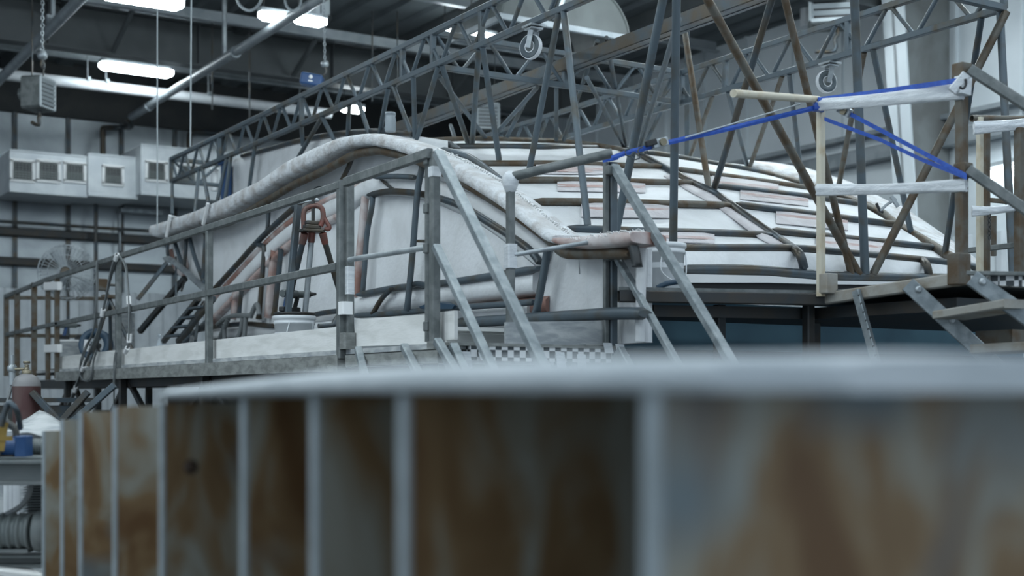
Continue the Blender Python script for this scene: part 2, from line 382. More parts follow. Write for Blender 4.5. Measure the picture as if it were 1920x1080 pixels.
MB().lathe([(.01, -.05), (.05, -.03), (.055, .03), (.01, .05)], Q(79, 104, d=15.5), 14, (.5, -.85, 0)).build('chain_block', 'bright', t)
MB().tube(smooth([Q(79, 110, d=15.5), Q(77, 122, d=15.5), Q(82, 128, d=15.5), Q(83, 120, d=15.5)], 4), .014, 8).build('hook', 'steel2', t)
a, b = Q(603, 45, d=14.5), Q(609, 114, d=14.5)
t = thing('chain_hoist', 'blue chain hoist with white emblem hanging over the truss', 'hoist', Q(586, 160, d=14.5))
chain(MB(), Z(a, RZ), b, .05).build('chain_links', 'bright', t)
MB().lathe([(.01, -.04), (.034, -.03), (.036, .03), (.01, .04)], Q(609, 120, d=14.5), 12, (.5, -.85, 0)).build('chain_block', 'bright', t)
MB().tube(smooth([Q(610, 124, d=14.5), Q(612, 136, d=14.5), Q(606, 142, d=14.5)], 4), .012, 8).build('hook', 'steel2', t)
R = Matrix.Rotation(-.55, 3, 'Z') @ Matrix.Rotation(.18, 3, 'Y')
hb = Q(585, 151, d=14.5)
MB().box(hb, (.24, .16, .13), R).build('hoist_body', 'bluep', t, bevel=.02)
MB().lathe([(.001, 0), (.022, 0), (.022, .003), (.001, .003)], hb+R @ V(-.005, -.082, .02), 12, R @ V(0, -1, 0)).box(hb+R @ V(-.002, -.083, -.022), (.05, .003, .014), R).build('emblem', 'tape', t)
tag(MB().tube([Q(295, -40, d=13.5), Q(295, 432, d=13.5)], .007, 6).build('hanging_rope', 'rope'), 'pale rope hanging from the roof, left of two', 'rope')
tag(MB().tube([Q(359, -40, d=13.5), Q(357, 275, d=13.5)], .008, 6).build('hanging_rope', 'rope'), 'pale rope hanging from the roof in front of the duct boxes, right of two', 'rope')
tag(MB().tube(smooth([Q(440, -20, d=16), Q(448, 8, d=16), Q(468, 20, d=16), Q(486, 8, d=16), Q(494, -20, d=16)], 6), .018, 8).build('hanging_hose', 'rope'), 'looped pale hose at top edge, left loop', 'hose')
tag(MB().tube(smooth([Q(532, -20, d=16), Q(537, 10, d=16), Q(550, 20, d=16), Q(563, 10, d=16), Q(566, -20, d=16)], 6), .016, 8).build('hanging_hose', 'rope'), 'looped pale hose at top edge, right loop', 'hose')
tag(MB().box(Q(600, 5, d=18), (.2, .2, .35)).tube([Q(600, 5, d=18), Z(Q(600, 0, d=18), RZ)], .03).build('junction_box', 'grille'), 'grey junction box at the top edge beside the diagonal pipe', 'box')
for k, (px, y1) in enumerate(((398, 205), (468, 230), (698, 190), (745, 165))):
    tag(MB().tube([Q(px, -60, d=20), Q(px, y1, d=20)], .012, 6).build('hanger_rod', 'steel2'), ['thin rod hanging over the duct boxes, leftmost of four', 'thin rod hanging above the left truss end, second of four', 'thin rod hanging behind the truss, third of four', 'thin rod hanging behind the truss, rightmost of four'][k], 'rod')
# half-round exhaust hood
hc = Q(1064, 54, d=15.0); r = .87
t = thing('exhaust_hood', 'large half-round pale hood hanging behind the truss at top centre', 'hood', hc)
arc = [(math.cos(k*PI/24), math.sin(k*PI/24)) for k in range(25)]
MB().rings([[hc+V(r*x, y, r*z*.72) for x, z in arc] for y in (0, 1.1)], False, False, True).build('hood_shell', 'hood', t, solid=.02)
MB().add([hc+V(r*.99*x, .02, r*z*.7) for x, z in arc], [list(range(25))]).build('hood_end', 'hood', t, solid=.01)
MB().bar(hc+V(-r-.05, -.03, 0), hc+V(r+.05, -.03, 0), .05, .07).bar(hc+V(-r, 1.1, 0), hc+V(r, 1.1, 0), .05, .07).bar(hc+V(-r, 0, 0), hc+V(-r, 1.1, 0), .05, .07).bar(hc+V(r, 0, 0), hc+V(r, 1.1, 0), .05, .07).build('rim', 'purl', t)
baro('hanger', hc+V(-.2, -.05, .04), hc+V(.1, -.05, .9), .06, 'bright', t)
MB().tube([hc+V(0, .6, .6), hc+V(0, .6, 1.6)], .3, 18).build('hood_duct', 'duct', t)

# ------------------------------------------------------------------ ductwork boxes with grilles on the back wall
def duct_box(px0, px1, yt, yb, Y, dep, label, vents):
    a = Q(px0, yt, Y=Y); b = Q(px1, yb, Y=Y); z1 = a.z; z0 = b.z
    t = thing('duct_box', label, 'duct', V((a.x+b.x)/2, Y, z0), 'sheet metal duct boxes on the back wall')
    MB().box(((a.x+b.x)/2, Y+dep/2, (z0+z1)/2), (b.x-a.x, dep, z1-z0)).bar((a.x, Y, z0), (b.x, Y, z0), .05).bar((a.x, Y, z1), (b.x, Y, z1), .03).build('casing', 'duct', t)
    for px, py, w in vents:
        c0 = Q(px, py, Y=Y-.01); s = w/F*22.5/.85
        f = MB()
        for u, v in ((-1, 0), (1, 0)): f.box(c0+V(u*s/2, 0, 0), (.05, .04, s*.95))
        for v in (-1, 1): f.box(c0+V(0, 0, v*s/2*.95), (s+.05, .04, .05))
        f.build('vent_frame', 'tape', t)
        MB().box(c0+V(0, .0, 0), (s*.95, .015, s*.9)).build('vent_opening', 'black', t)
        sl = MB()
        for k in range(8): sl.box(c0+V(0, -.015, -s*.42+k*s*.84/7), (s*.94, .02, .022 if k < 4 else .009))
        for k in range(5): sl.box(c0+V(-s*.32+k*s*.16, -.01, 0), (.007, .02, s*.9))
        sl.build('vent_slats', 'motor', t)
DY = 22.6
duct_box(18, 163, 281, 368, DY, 1.2, 'long duct box at far left with three square grilles', [(42, 320, 32), (91, 321, 32), (140, 323, 30)])
duct_box(165, 258, 288, 372, DY-.05, 1.2, 'duct box with a single square grille, second from the left', [(212, 329, 30)])
duct_box(264, 460, 271, 378, DY-.35, 1.4, 'taller duct box partly behind the truss end', [(293, 321, 31), (350, 326, 30)])
tag(MB().box(Q(262, 398, Y=23.83), (.75, .3, .07)).tube([Q(225, 400, Y=23.8), Q(225, 470, Y=23.8)], .02).build('pipe_bracket', 'bright'), 'pale horizontal bracket below the duct boxes', 'bracket')

# ------------------------------------------------------------------ boat mould
SX = 4.75
boat = thing('boat_mould', 'huge white glass-fibre boat mould braced with steel pipes, filling the middle of the hall', 'mould', V(6.8, 9.5, 0))
A_top = [(300, 422), (321, 415), (383, 395), (454, 363), (508, 338), (556, 303), (612, 276), (654, 259), (696, 252), (721, 251), (754, 257), (796, 269), (837, 288), (879, 307), (942, 344), (1000, 388), (1046, 427), (1075, 446)]
A_bot = [(300, 445), (312, 448), (362, 430), (433, 409), (508, 365), (550, 340), (612, 311), (665, 282), (696, 277), (712, 275), (754, 284), (785, 294), (852, 325), (900, 352), (952, 384), (1000, 418), (1050, 457), (1075, 463)]
xs = list(range(300, 1076, 12))
# rolled white flange, thick and rounded
def flange(xs, top, bot, Xc, half, name, m):
    R = []
    for px in xs:
        a, b = Q(px, at(top, px), X=Xc), Q(px, at(bot, px), X=Xc); c0 = (a+b)/2; v = (a-b)/2
        R.append([c0+v*(1 if abs(math.sin(q)) > .95 else .96)*math.copysign(abs(math.sin(q))**.6, math.sin(q))+V(1, 0, 0)*half*math.copysign(abs(math.cos(q))**.6, math.cos(q)) for q in [2*PI*k/16 for k in range(16)]])
    return MB().rings(R, True, True, True).build(name, m, boat)
flange(xs, A_top, A_bot, SX-.12, .13, 'rolled_flange', 'grpf')
E_top = [(1066, 446), (1083, 448), (1120, 442), (1154, 437), (1208, 433), (1216, 436)]
E_bot = [(1066, 458), (1083, 466), (1120, 470), (1160, 468), (1208, 462), (1216, 458)]
flange(range(1066, 1217, 10), E_top, E_bot, SX-.12, .13, 'flange_return', 'pink')
rag = MB()                                               # ragged glass fringe along the flange lip
for px in range(820, 1206, 4):
    T = A_top if px < 1066 else E_top
    q = Q(px, at(T, px)-1, X=SX-.22); e = Q(px+random.uniform(3, 9), at(T, px)-random.uniform(-3, 4), X=SX-.25)
    rag.tube([q, q.lerp(e, .5)+V(0, 0, .008), e], .004 if px < 1066 else .0025, 5)
rag.build('ragged_lip', 'tape', boat)
# side panel
B_edge = [(312, 449), (318, 487), (350, 518), (383, 545), (386, 640), (1206, 642)]
cols = []
for px in list(range(312, 384, 9))+list(range(386, 1200, 14))+[1206]:
    yt = at(A_bot, px)+2 if px < 1075 else 466; yb = at(B_edge, px)
    cols.append([Q(px, yt+(yb-yt)*k/14, X=SX)+V(.03, 0, 0) for k in range(15)])
MB().sheet(cols).build('side_panel', 'grp', boat, solid=.05)
a, b = Q(1206, 466, X=SX), Q(1206, 642, X=SX)
MB().prism([V(SX, a.y-.02, b.z), V(SX+.06, a.y-.02, b.z), V(SX+.16, 6.8, b.z), V(SX, 6.8, b.z)], (0, 0, a.z-b.z)).build('end_panel', 'grp', boat, bevel=.02)
MB().tube([Q(1203, 440, X=SX-.05), Q(1200, 640, X=SX-.05)], .03, 10).build('corner_roll', 'grp', boat)
# ridges with bare pink resin along the side
def ridge(name, pts, w, m, dep=.05, X=SX):
    P = [Q(px, py, X=X) for px, py in pts]; P = smooth(P, 4); R = []
    for i, p in enumerate(P):
        t = (P[min(i+1, len(P)-1)]-P[max(i-1, 0)]).normalized(); n = V(-1, 0, 0); s_ = t.cross(n).normalized()
        R.append([p+s_*w, p+s_*w*.55+n*dep, p-s_*w*.55+n*dep, p-s_*w])
    return MB().rings(R, True, True, True).build(name, m, boat)
ridge('laminate_ridge', [(398, 590), (460, 522), (530, 451), (596, 406), (648, 380)], .085, 'grp', .055)
ridge('resin_ridge', [(396, 572), (455, 508), (525, 436), (592, 390), (648, 362)], .03, 'pink', .05)
ridge('resin_ridge', [(392, 612), (470, 534), (540, 466), (600, 426), (645, 404)], .035, 'pink', .06)
ridge('resin_ridge', [(446, 545), (441, 598)], .03, 'pink')
ridge('laminate_ridge', [(508, 472), (500, 540), (494, 600)], .055, 'grp', .07)
ridge('resin_ridge', [(520, 470), (512, 540), (507, 596)], .028, 'pink', .06)
ridge('resin_ridge', [(688, 366), (681, 440), (670, 556)], .04, 'pink', .04)
ridge('resin_ridge', [(662, 352), (720, 343), (790, 350)], .05, 'pink', .04)
ridge('resin_ridge', [(858, 584), (930, 580), (1030, 572)], .06, 'pink', .03)
ridge('laminate_ridge', [(650, 385), (700, 350), (790, 352), (880, 385), (960, 436), (1030, 492)], .09, 'grp', .05)
ridge('laminate_ridge', [(670, 575), (800, 556), (1013, 530)], .09, 'grp', .06)
ridge('laminate_ridge', [(395, 628), (560, 618), (760, 600), (1000, 585)], .06, 'grp', .05)
ridge('resin_ridge', [(322, 470), (330, 500), (350, 520)], .04, 'pink', .03)
ridge('resin_ridge', [(348, 470), (352, 505)], .04, 'pink', .03)
# raised left part of the shell behind the flange, and the roof it carries
LT = [(430, 300), (440, 297), (473, 289), (520, 277), (560, 266), (600, 261), (642, 256), (696, 250), (760, 252), (800, 258), (840, 264)]
cols = []
for px in range(430, 841, 10):
    yb = at(A_top, px)+25
    if px < 440: yt = 310
    else: yt = at(LT, px)
    cols.append([Q(px, yt+(yb-yt)*k/6, X=5.40) for k in range(7)])
tp = lambda i: max(.06, min(1, (33-i)/20))          # the roof narrows where the front shell takes over
rows = [[c0[0]+V(dx*tp(i), 0, dz) for i, c0 in enumerate(cols)] for dx, dz in ((2.2, -.05), (.5, .0), (.06, -.005))]
g = MB().sheet(rows+[[c0[k] for c0 in cols] for k in range(7)])
g.build('cabin_shell', 'grp', boat)
# front face: seven level rows climbing back from the base
EX = [(1450, 328), (1500, 343), (1570, 367), (1612, 381), (1653, 400), (1678, 419), (1755, 465), (1785, 484)]
ROWS = [
 (6.86, [(1085, 512), (1287, 512), (1407, 512), (1530, 522), (1700, 527), (1800, 529)]),
 (6.88, [(1085, 470), (1287, 471), (1480, 472), (1650, 484), (1790, 498)]),
 (6.98, [(1085, 462), (1287, 465), (1480, 465), (1520, 467), (1728, 487), (1785, 494)]),
 (7.35, [(1025, 426), (1065, 428), (1200, 433), (1350, 437), (1446, 436), (1520, 440), (1670, 455), (1751, 464)]),
 (7.80, [(955, 377), (1000, 378), (1140, 379), (1350, 383), (1383, 384), (1530, 402), (1650, 417), (1680, 421)]),
 (8.40, [(893, 337), (973, 338), (1050, 338), (1302, 344), (1346, 349), (1529, 370), (1612, 382)]),
 (9.10, [(838, 306), (890, 307), (1050, 307), (1240, 313), (1273, 319), (1458, 344), (1535, 356)]),
 (10.0, [(775, 275), (850, 275), (1050, 277), (1172, 280), (1250, 291), (1330, 306), (1410, 320), (1450, 328)]),
 (10.8, [(730, 262), (792, 263), (870, 261), (950, 262), (1080, 268), (1172, 280), (1300, 296), (1412, 309)]),
]
def rowY(px, py):
    ys = [(at(p, px), Y) for Y, p in ROWS[1:]]
    if py >= ys[0][0]: return 6.86
    for (y0, Y0), (y1, Y1) in zip(ys, ys[1:]):
        if y1 <= py <= y0: return Y0+(Y1-Y0)*(y0-py)/max(y0-y1, 1e-6)
    return ys[-1][1]
def hull(px, py, off=.04): return Q(px, py, Y=rowY(px, py)-off)
NU = 60; grid = []
for Y, p in ROWS:
    x0, x1 = p[0][0], p[-1][0]
    grid.append([Q(x0+(x1-x0)*k/NU, at(p, x0+(x1-x0)*k/NU)+2, Y=Y) for k in range(NU+1)])
grid.append([v+V(.1, 2.5, .0) for v in grid[-1]])
MB().sheet(grid).build('front_shell', 'grp', boat)
# outward flange beyond the right-hand rim pipe
RF = [(1330, 297), (1410, 303), (1452, 307), (1515, 318), (1592, 343), (1637, 364), (1664, 380), (1687, 387), (1745, 426), (1797, 463), (1850, 505)]
EXr = [(1412, 309)]+EX+[(1800, 494)]
rimY = lambda px, py: rowY(min(px, 1800), py)
inn = []; out = []; tip = []
for k in range(41):
    u = k/40; x = 1412+(1800-1412)*u; y = at(EXr, x); p = Q(x, y, Y=max(6.95, 10.4-3.45*u)); inn.append(p)
    xo = 1400+(1850-1400)*u; o_ = Q(xo, at(RF, xo), d=(p-V(0, 0, ZC)).xy.length*.985+.55); out.append(o_); tip.append(o_+V(.05, .02, -.10))
MB().sheet([inn, [a.lerp(b, .5)+V(0, 0, .02) for a, b in zip(inn, out)], out, tip]).build('rim_flange', 'grpf', boat, solid=.03)
# base plinth under the front shell: white lip, black joint, blue skirt
def front_strip(name, pts_t, pts_b, Y, m, th=.06):
    P = [Q(x, y, Y=Y) for x, y in pts_t]+[Q(x, y, Y=Y) for x, y in pts_b[::-1]]
    return MB().prism(P, (0, th, 0)).build(name, m, boat)
front_strip('resin_lip', [(1200, 513), (1300, 514), (1440, 517), (1550, 526), (1660, 528), (1800, 528)], [(1200, 533), (1300, 530), (1440, 530), (1550, 533), (1660, 534), (1800, 534)], 6.70, 'tape', .2)
front_strip('black_joint', [(1200, 532), (1450, 530), (1800, 534)], [(1200, 546), (1450, 546), (1800, 546)], 6.74, 'black', .1)
z0 = ZC+.62
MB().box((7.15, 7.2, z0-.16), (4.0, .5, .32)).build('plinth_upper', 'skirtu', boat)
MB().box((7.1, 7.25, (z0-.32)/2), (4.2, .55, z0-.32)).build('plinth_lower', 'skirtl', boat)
MB().box((SX+.35, 11.0, .8), (.4, 9.4, 1.5)).build('cradle', 'dark', boat)
# stiffening pipes on the front
pr = .028
def fpipe(pts, Y0=None, r=pr, m='steel2', name='stiffener_pipe'):
    P = [hull(x, y, .05) for x, y in pts]
    return MB().tube(smooth(P, 5), r, 10, flat=.5).build(name, m, boat)
fpipe([(825, 276), (850, 275), (950, 275), (1050, 276), (1172, 279)])
fpipe([(792, 265), (870, 261), (950, 262), (1080, 268), (1172, 282)], m='rust')
fpipe([(1210, 286), (1250, 291), (1330, 305), (1410, 319), (1450, 328)])
fpipe([(885, 307), (950, 307), (1050, 307), (1137, 310), (1243, 313)], m='rust')
fpipe([(1265, 317), (1350, 329), (1458, 344), (1530, 355)], m='rust')
fpipe([(965, 338), (1050, 338), (1200, 341), (1306, 344)], m='rust')
fpipe([(1340, 348), (1440, 360), (1529, 370), (1610, 382)])
fpipe([(995, 378), (1140, 379), (1250, 382), (1372, 385)], m='rust')
fpipe([(1378, 383), (1450, 392), (1530, 402), (1650, 417), (1678, 420)])
fpipe([(1060, 428), (1200, 433), (1350, 437), (1446, 441)])
fpipe([(1446, 432), (1520, 440), (1670, 455), (1752, 464)])
fpipe([(1200, 463), (1287, 465), (1480, 465), (1600, 475), (1728, 487), (1790, 494)])
fpipe([(1270, 507), (1407, 507), (1530, 516), (1700, 521), (1800, 522)], r=.038)
fpipe([(1172, 279), (1200, 290), (1237, 310), (1304, 345), (1341, 363), (1372, 385), (1445, 438), (1483, 463), (1500, 478), (1508, 505)], r=.032, name='rib_pipe')
MB().tube(smooth([Q(x, y, Y=max(6.9, 10.4-3.45*(x-1412)/388)-.06) for x, y in [(1440, 327)]+EX[1:]+[(1800, 492)]], 5), .04, 10).build('rim_pipe', 'rust', boat)
fpipe([(1730, 488), (1738, 498), (1742, 517)], r=.03, name='rib_pipe')
# glassed-in pads along those pipes
def pad(x0, x1, y, dy=0, h=20):
    P = []
    for k in range(7):
        x = x0+(x1-x0)*k/6; yy = y+dy*k/6
        P.append((x, yy))
    e = [1.0]*7; e[0] = e[6] = .5
    R = [[hull(x, yy-5, .0), hull(x, yy-4, .06*q+.005), hull(x, yy+h*.45, .07*q+.005), hull(x, yy+h, .03*q+.005), hull(x, yy+h+2, 0)] for (x, yy), q in zip(P, e)]
    MB().rings(R, True, True, False).build('core_pad', 'lilac', boat, bevel=.008)
    MB().rings([[hull(x, yy+4, .075*q), hull(x, yy+6, .078*q), hull(x, yy+9, .074*q), hull(x, yy+9, .03*q)] for (x, yy), q in zip(P, e)], True, True, False).build('resin_shade_bead', 'bead', boat)  # resin strip whose colour also paints the pinkish shadow below the pipe
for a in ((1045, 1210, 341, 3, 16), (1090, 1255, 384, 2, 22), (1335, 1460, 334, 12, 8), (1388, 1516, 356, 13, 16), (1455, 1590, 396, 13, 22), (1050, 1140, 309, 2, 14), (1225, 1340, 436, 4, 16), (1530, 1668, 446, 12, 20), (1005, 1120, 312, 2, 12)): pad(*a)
MB().sheet([[hull(x+dx, y, .012+.05*(1-abs(dx)/16)) for dx in (-16, -7, 0, 7, 16)] for x, y in [(1260, 330), (1304, 356), (1341, 376), (1380, 402), (1440, 447), (1470, 463)]]).build('laminate_ridge', 'lilac', boat, solid=.01)
# pipes on the cabin side
def spipe(pts, r=.024, X=SX-.07, m='steel2', name='stiffener_pipe', k=5):
    return MB().tube(smooth([Q(x, y, X=X) for x, y in pts], k) if len(pts) > 2 else [Q(*pts[0], X=X), Q(*pts[1], X=X)], r, 10, flat=.55).build(name, m, boat)
spipe([(x, at(A_bot, x)+7) for x in range(312, 1051, 20)]+[(1057, 473), (1090, 476), (1130, 475), (1187, 477)], .035, SX-.16, 'rust', 'flange_pipe', 3)
spipe([(830, 280), (862, 288), (890, 300), (940, 338), (1000, 388), (1073, 441)], .022, SX-.02, 'steel', 'flange_pipe')
spipe([(404, 540), (450, 490), (490, 446), (558, 384), (600, 352)], .028)
spipe([(505, 367), (503, 410), (500, 434), (487, 450), (482, 459)], .02)
spipe([(484, 459), (492, 461), (495, 472), (490, 540), (485, 598)], .024)
spipe([(527, 466), (521, 530), (514, 592)], .026)
spipe([(453, 545), (450, 570), (448, 594)], .022)
spipe([(366, 620), (417, 611), (465, 607), (515, 611), (560, 600), (600, 588), (636, 583)], .024)
fr = [(694, 366), (733, 359), (796, 365), (860, 384), (910, 413), (962, 446), (992, 468), (1013, 493)]
spipe(fr, .026, name='window_frame_pipe')
spipe([(699, 368), (697, 390), (688, 440), (684, 500), (680, 550)], .022, m='steel', name='window_frame_pipe')
spipe([(673, 553), (735, 541), (790, 535), (860, 527), (1013, 503)], .026, m='steel', name='window_frame_pipe')
spipe([(792, 311), (783, 360), (774, 470), (763, 583)], .024, SX-.13, 'steel')
spipe([(1027, 466), (1018, 520), (1005, 588)], .026, SX-.1, 'steel')
spipe([(663, 592), (735, 588), (800, 582), (870, 576), (960, 570), (1003, 566)], .022, SX-.1, 'steel')
spipe([(855, 606), (950, 600), (1050, 594), (1150, 588), (1210, 588)], .038, SX-.12, 'steel')
spipe([(662, 290), (654, 312), (640, 340)], .02)
spipe([(700, 332), (745, 331), (780, 333)], .02, SX-.1, 'steel'); spipe([(714, 336), (730, 350), (748, 361)], .012)
spipe([(735, 541), (716, 560), (699, 588)], .02, SX-.11)
spipe([(783, 452), (812, 452)], .02, X=SX-.04, m='rust'); spipe([(772, 536), (785, 532), (812, 540)], .022, SX-.1)
spipe([(315, 452), (314, 470), (316, 485)], .02)
spipe([(327, 452), (336, 480), (346, 507)], .024, m='steel')
spipe([(349, 442), (348, 470), (345, 505)], .022)
spipe([(355, 444), (366, 485), (386, 538)], .024, m='steel')
spipe([(386, 438), (383, 480), (380, 530)], .022)
spipe([(312, 485), (330, 494), (386, 543)], .036, SX-.1, 'bright')
spipe([(1187, 462), (1192, 480), (1195, 500)], .03, SX-.2, 'dark')
top = [(454, 292), (500, 280), (560, 264), (625, 252), (696, 246), (735, 248), (775, 252)]
MB().tube(smooth([Q(x, y, X=5.39) for x, y in top], 5), .026, 10).build('ridge_pipe', 'steel2', boat)
# props under the left end of the mould
for a, b, w_, m in (((313, 492), (258, 562), .045, 'steel2'), ((347, 521), (262, 622), .06, 'dark'), ((386, 567), (337, 645), .06, 'steel2'), ((387, 603), (343, 645), .04, 'steel'), ((330, 482), (330, 560), .02, 'steel'), ((347, 525), (340, 545), .02, 'dark'), ((362, 600), (358, 650), .035, 'bright'), ((372, 590), (366, 640), .03, 'steel')):
    baro('prop', Q(*a, X=SX-.05), Q(*b, X=SX-.35), w_, m, boat)

# ------------------------------------------------------------------ step ladder under the left end
lb = Q(335, 640, X=SX-.5)
t = thing('step_ladder', 'dark step ladder on the deck under the left end of the boat mould', 'ladder', lb)
for x0, x1 in ((373, 307), (400, 334)): baro('side_rail', Q(x0, 560, X=SX-.5), Q(x1, 640, X=SX-.5), .05, 'steel2', t)
for k in range(4):
    u = .2+k*.22; a = Q(373, 560, X=SX-.5).lerp(Q(307, 640, X=SX-.5), u); b = Q(400, 560, X=SX-.5).lerp(Q(334, 640, X=SX-.5), u)
    MB().box((a+b)/2, (.10, (b-a).length, .02)).build('tread', 'steel', t)

# ------------------------------------------------------------------ overhead truss frame standing on the mould
TX1, TX2, ZL, ZU = 5.3, 7.95, ZC+2.74, ZC+3.02
YA, YB = 16.85, 6.2
fr_ = thing('truss_frame', 'welded steel pipe truss frame standing on legs over the boat mould', 'frame', V((TX1+TX2)/2, 11.5, ZC+.9))
def truss(p0, p1, n, web, posts=()):
    d_ = p1-p0
    for z in (ZL, ZU): baro('chord', Z(p0, z), Z(p1, z), .05, 'steel', fr_)
    if web:
        for i in range(n):
            a, b, m_ = p0+d_*(i/n), p0+d_*((i+1)/n), p0+d_*((i+.5)/n)
            e = d_/n*.06
            tubeo('web_brace', [Z(a+e, ZU-.02), Z(m_-e, ZL+.02)], .018, 'steel', fr_, 8)
            tubeo('web_brace', [Z(m_+e, ZL+.02), Z(b-e, ZU-.02)], .018, 'steel', fr_, 8)
    for u in posts:
        q = p0+d_*u; baro('web_post', Z(q, ZL), Z(q, ZU), .045, 'steel', fr_)
truss(V(TX1, YA, 0), V(TX1, YB, 0), 20, True, (0, .17, .4, .61, .737, 1))
truss(V(TX2, YA, 0), V(TX2, YB, 0), 20, True, (0, .25, .5, .72, .86, 1))
truss(V(TX1, YA, 0), V(TX2, YA, 0), 4, True)
truss(V(TX1, 9.8, 0), V(TX2, 9.8, 0), 5, True, (0, .5, 1))
truss(V(TX1, YB, 0), V(TX2, YB, 0), 5, False, (.25, .6))
# heavy channel lying along the middle of the cross trusses
bm_ = MB().box((6.6, 10.6, ZC+2.92), (.02, 13.6, .10)).box((6.64, 10.6, ZC+2.97), (.09, 13.6, .012)).box((6.64, 10.6, ZC+2.87), (.09, 13.6, .012)).box((6.7, 10.6, ZC+2.88), (.04, 13.6, .04))
bm_.build('channel_beam', 'steel2', fr_)
def leg(a, b, r=.022, m='steel', over=0, bent=None):
    a, b = Vector(a), Vector(b); a = a+(a-b)*over
    pts = [a, a.lerp(b, .9), b] if bent is None else [a, bent, b]
    n = 9; return MB().tube(pts, r, n).build('leg', m, fr_)
def top1(px): q = Q(px, 200, X=TX1); return Z(q, ZL-.02)
def top2(px): q = Q(px, 200, X=TX2); return Z(q, ZL-.02)
cab = lambda px, py, X=5.2: Q(px, py, X=X)
for tx, bx, by, X in ((323, 323, 403, 5.0), (373, 365, 401, 5.0), (380, 391, 380, 5.0), (425, 406, 384, 5.15), (433, 421, 380, 5.15), (478, 467, 355, 5.3), (565, 568, 273, 5.36), (604, 554, 304, 5.3), (604, 629, 267, 5.34), (655, 652, 257, 5.38), (672, 692, 251, 5.38), (728, 712, 251, 5.38), (737, 773, 256, 5.4), (775, 778, 259, 5.4), (822, 782, 261, 5.4)):
    leg(top1(tx), cab(bx, by, X))
for tx, bx, by in ((828, 879, 272), (898, 885, 273), (905, 936, 300)): leg(top1(tx), hull(bx, by, .06), .024)
leg(top1(1048), hull(990, 332, .06), .024); leg(top1(1057), hull(1102, 424, .06), .025)
Xc = 6.62
for tx, bx, by in ((1120, 1057, 262), (1137, 1175, 278), (1043, 1043, 262), (987, 950, 258), (1100, 1172, 278), (845, 853, 260)):
    q = Q(tx, 200, X=Xc); leg(Z(q, ZC+3.02 if tx > 1110 else ZC+2.74), hull(bx, by, .05), .02)
for tx, ty, bx, by in ((1008, 163, 923, 258), (823, 143, 910, 258)): leg(Q(tx, ty, Y=9.8), hull(bx, by, .05), .02)
leg(Q(1243, 0, Y=6.5), hull(1155, 434, .06), .028, over=.06)
leg(Q(1260, 77, X=6.1), hull(1197, 284, .06), .022, over=.15)
leg(Q(1247, 193, X=TX2+.3), hull(1203, 284, .02), .02)
leg(Q(1268, 0, Y=6.55), hull(1262, 459, .06), .028, over=.06, m='steel')
leg(Q(1327, 0, Y=6.6), Q(1610, 514, Y=6.80), .030, over=.05, m='rust'); leg(Q(1472, 0, Y=6.6), Q(1596, 514, Y=6.80), .026, over=.05, m='rust')
leg(Q(1602, 0, Y=6.6), Q(1622, 514, Y=6.80), .032, over=.05); leg(Q(1887, 22, X=TX2), Q(1637, 514, Y=6.80), .030, m='rust')
baro('web_post', Q(1288, 45, X=TX2-.1), hull(1288, 294, .03), .05, 'steel', fr_)
leg(Q(1283, 55, X=7.2), hull(1329, 354, .06), .026, m='rust', over=.02); leg(Q(1337, 178, X=TX2), hull(1293, 296, .04), .022, m='rust')
leg(Q(1447, 0, Y=6.8), hull(1338, 358, .06), .026, over=.05, m='steel2')
for tx, bx, by, m in ((1365, 1402, 315, 'steel'), (1467, 1405, 316, 'rust'), (1480, 1504, 344, 'steel')): leg(top2(tx), hull(bx, by, .05), .022, m)
def rim(px, py): return Q(px, py, Y=max(6.9, 10.4-3.45*(px-1412)/388)-.08)
for tx, bx, by, m in ((1620, 1569, 368, 'rust'), (1637, 1710, 445, 'steel'), (1840, 1770, 488, 'steel2')): leg(top2(tx), rim(bx, by), .025, m)
leg(Z(Q(1875, 43, X=TX2), ZL), Q(1899, 512, X=7.9), .028, 'steel')
def caster(px, yp, X, r, ax):
    p = Z(Q(px, yp, X=X), ZL-.025)
    MB().box(p+V(0, 0, -.01), (.13, .13, .014)).box(p+V(0, 0, -.03), (.10, .10, .012)).build('caster_plate', 'bright', fr_)
    c0 = p+V(.0, .04, -.06-r); ax = Vector(ax).normalized()
    w0 = MB().lathe([(r*.45, -.012), (r*.5, -.02), (r*.82, -.024), (r, -.018), (r, .018), (r*.82, .024), (r*.5, .02), (r*.45, .012)], c0, 24, ax).build('caster_wheel', 'rubber', fr_)
    MB().lathe([(r*.15, -.03), (r*.4, -.022), (r*.46, -.005), (r*.46, .005), (r*.4, .022), (r*.15, .03)], c0, 18, ax).build('hub', 'motor', w0)
    MB().lathe([(r*1.01, -.019), (r*1.03, 0), (r*1.01, .019)], c0, 24, ax).build('tread_band', 'plastic', w0)
    for s in (-1, 1):
        a = p+ax*s*.036+V(0, 0, -.04); b = c0+ax*s*.036+V(0, 0, -.012)
        baro('caster_fork', a, b, .008, 'bright', fr_, .045, up=ax.cross(V(0, 0, 1)))
caster(1001, 40, TX1, .09, (-.94, -.35, 0)); caster(1556, 112, TX2, .09, (-.18, -.98, 0))

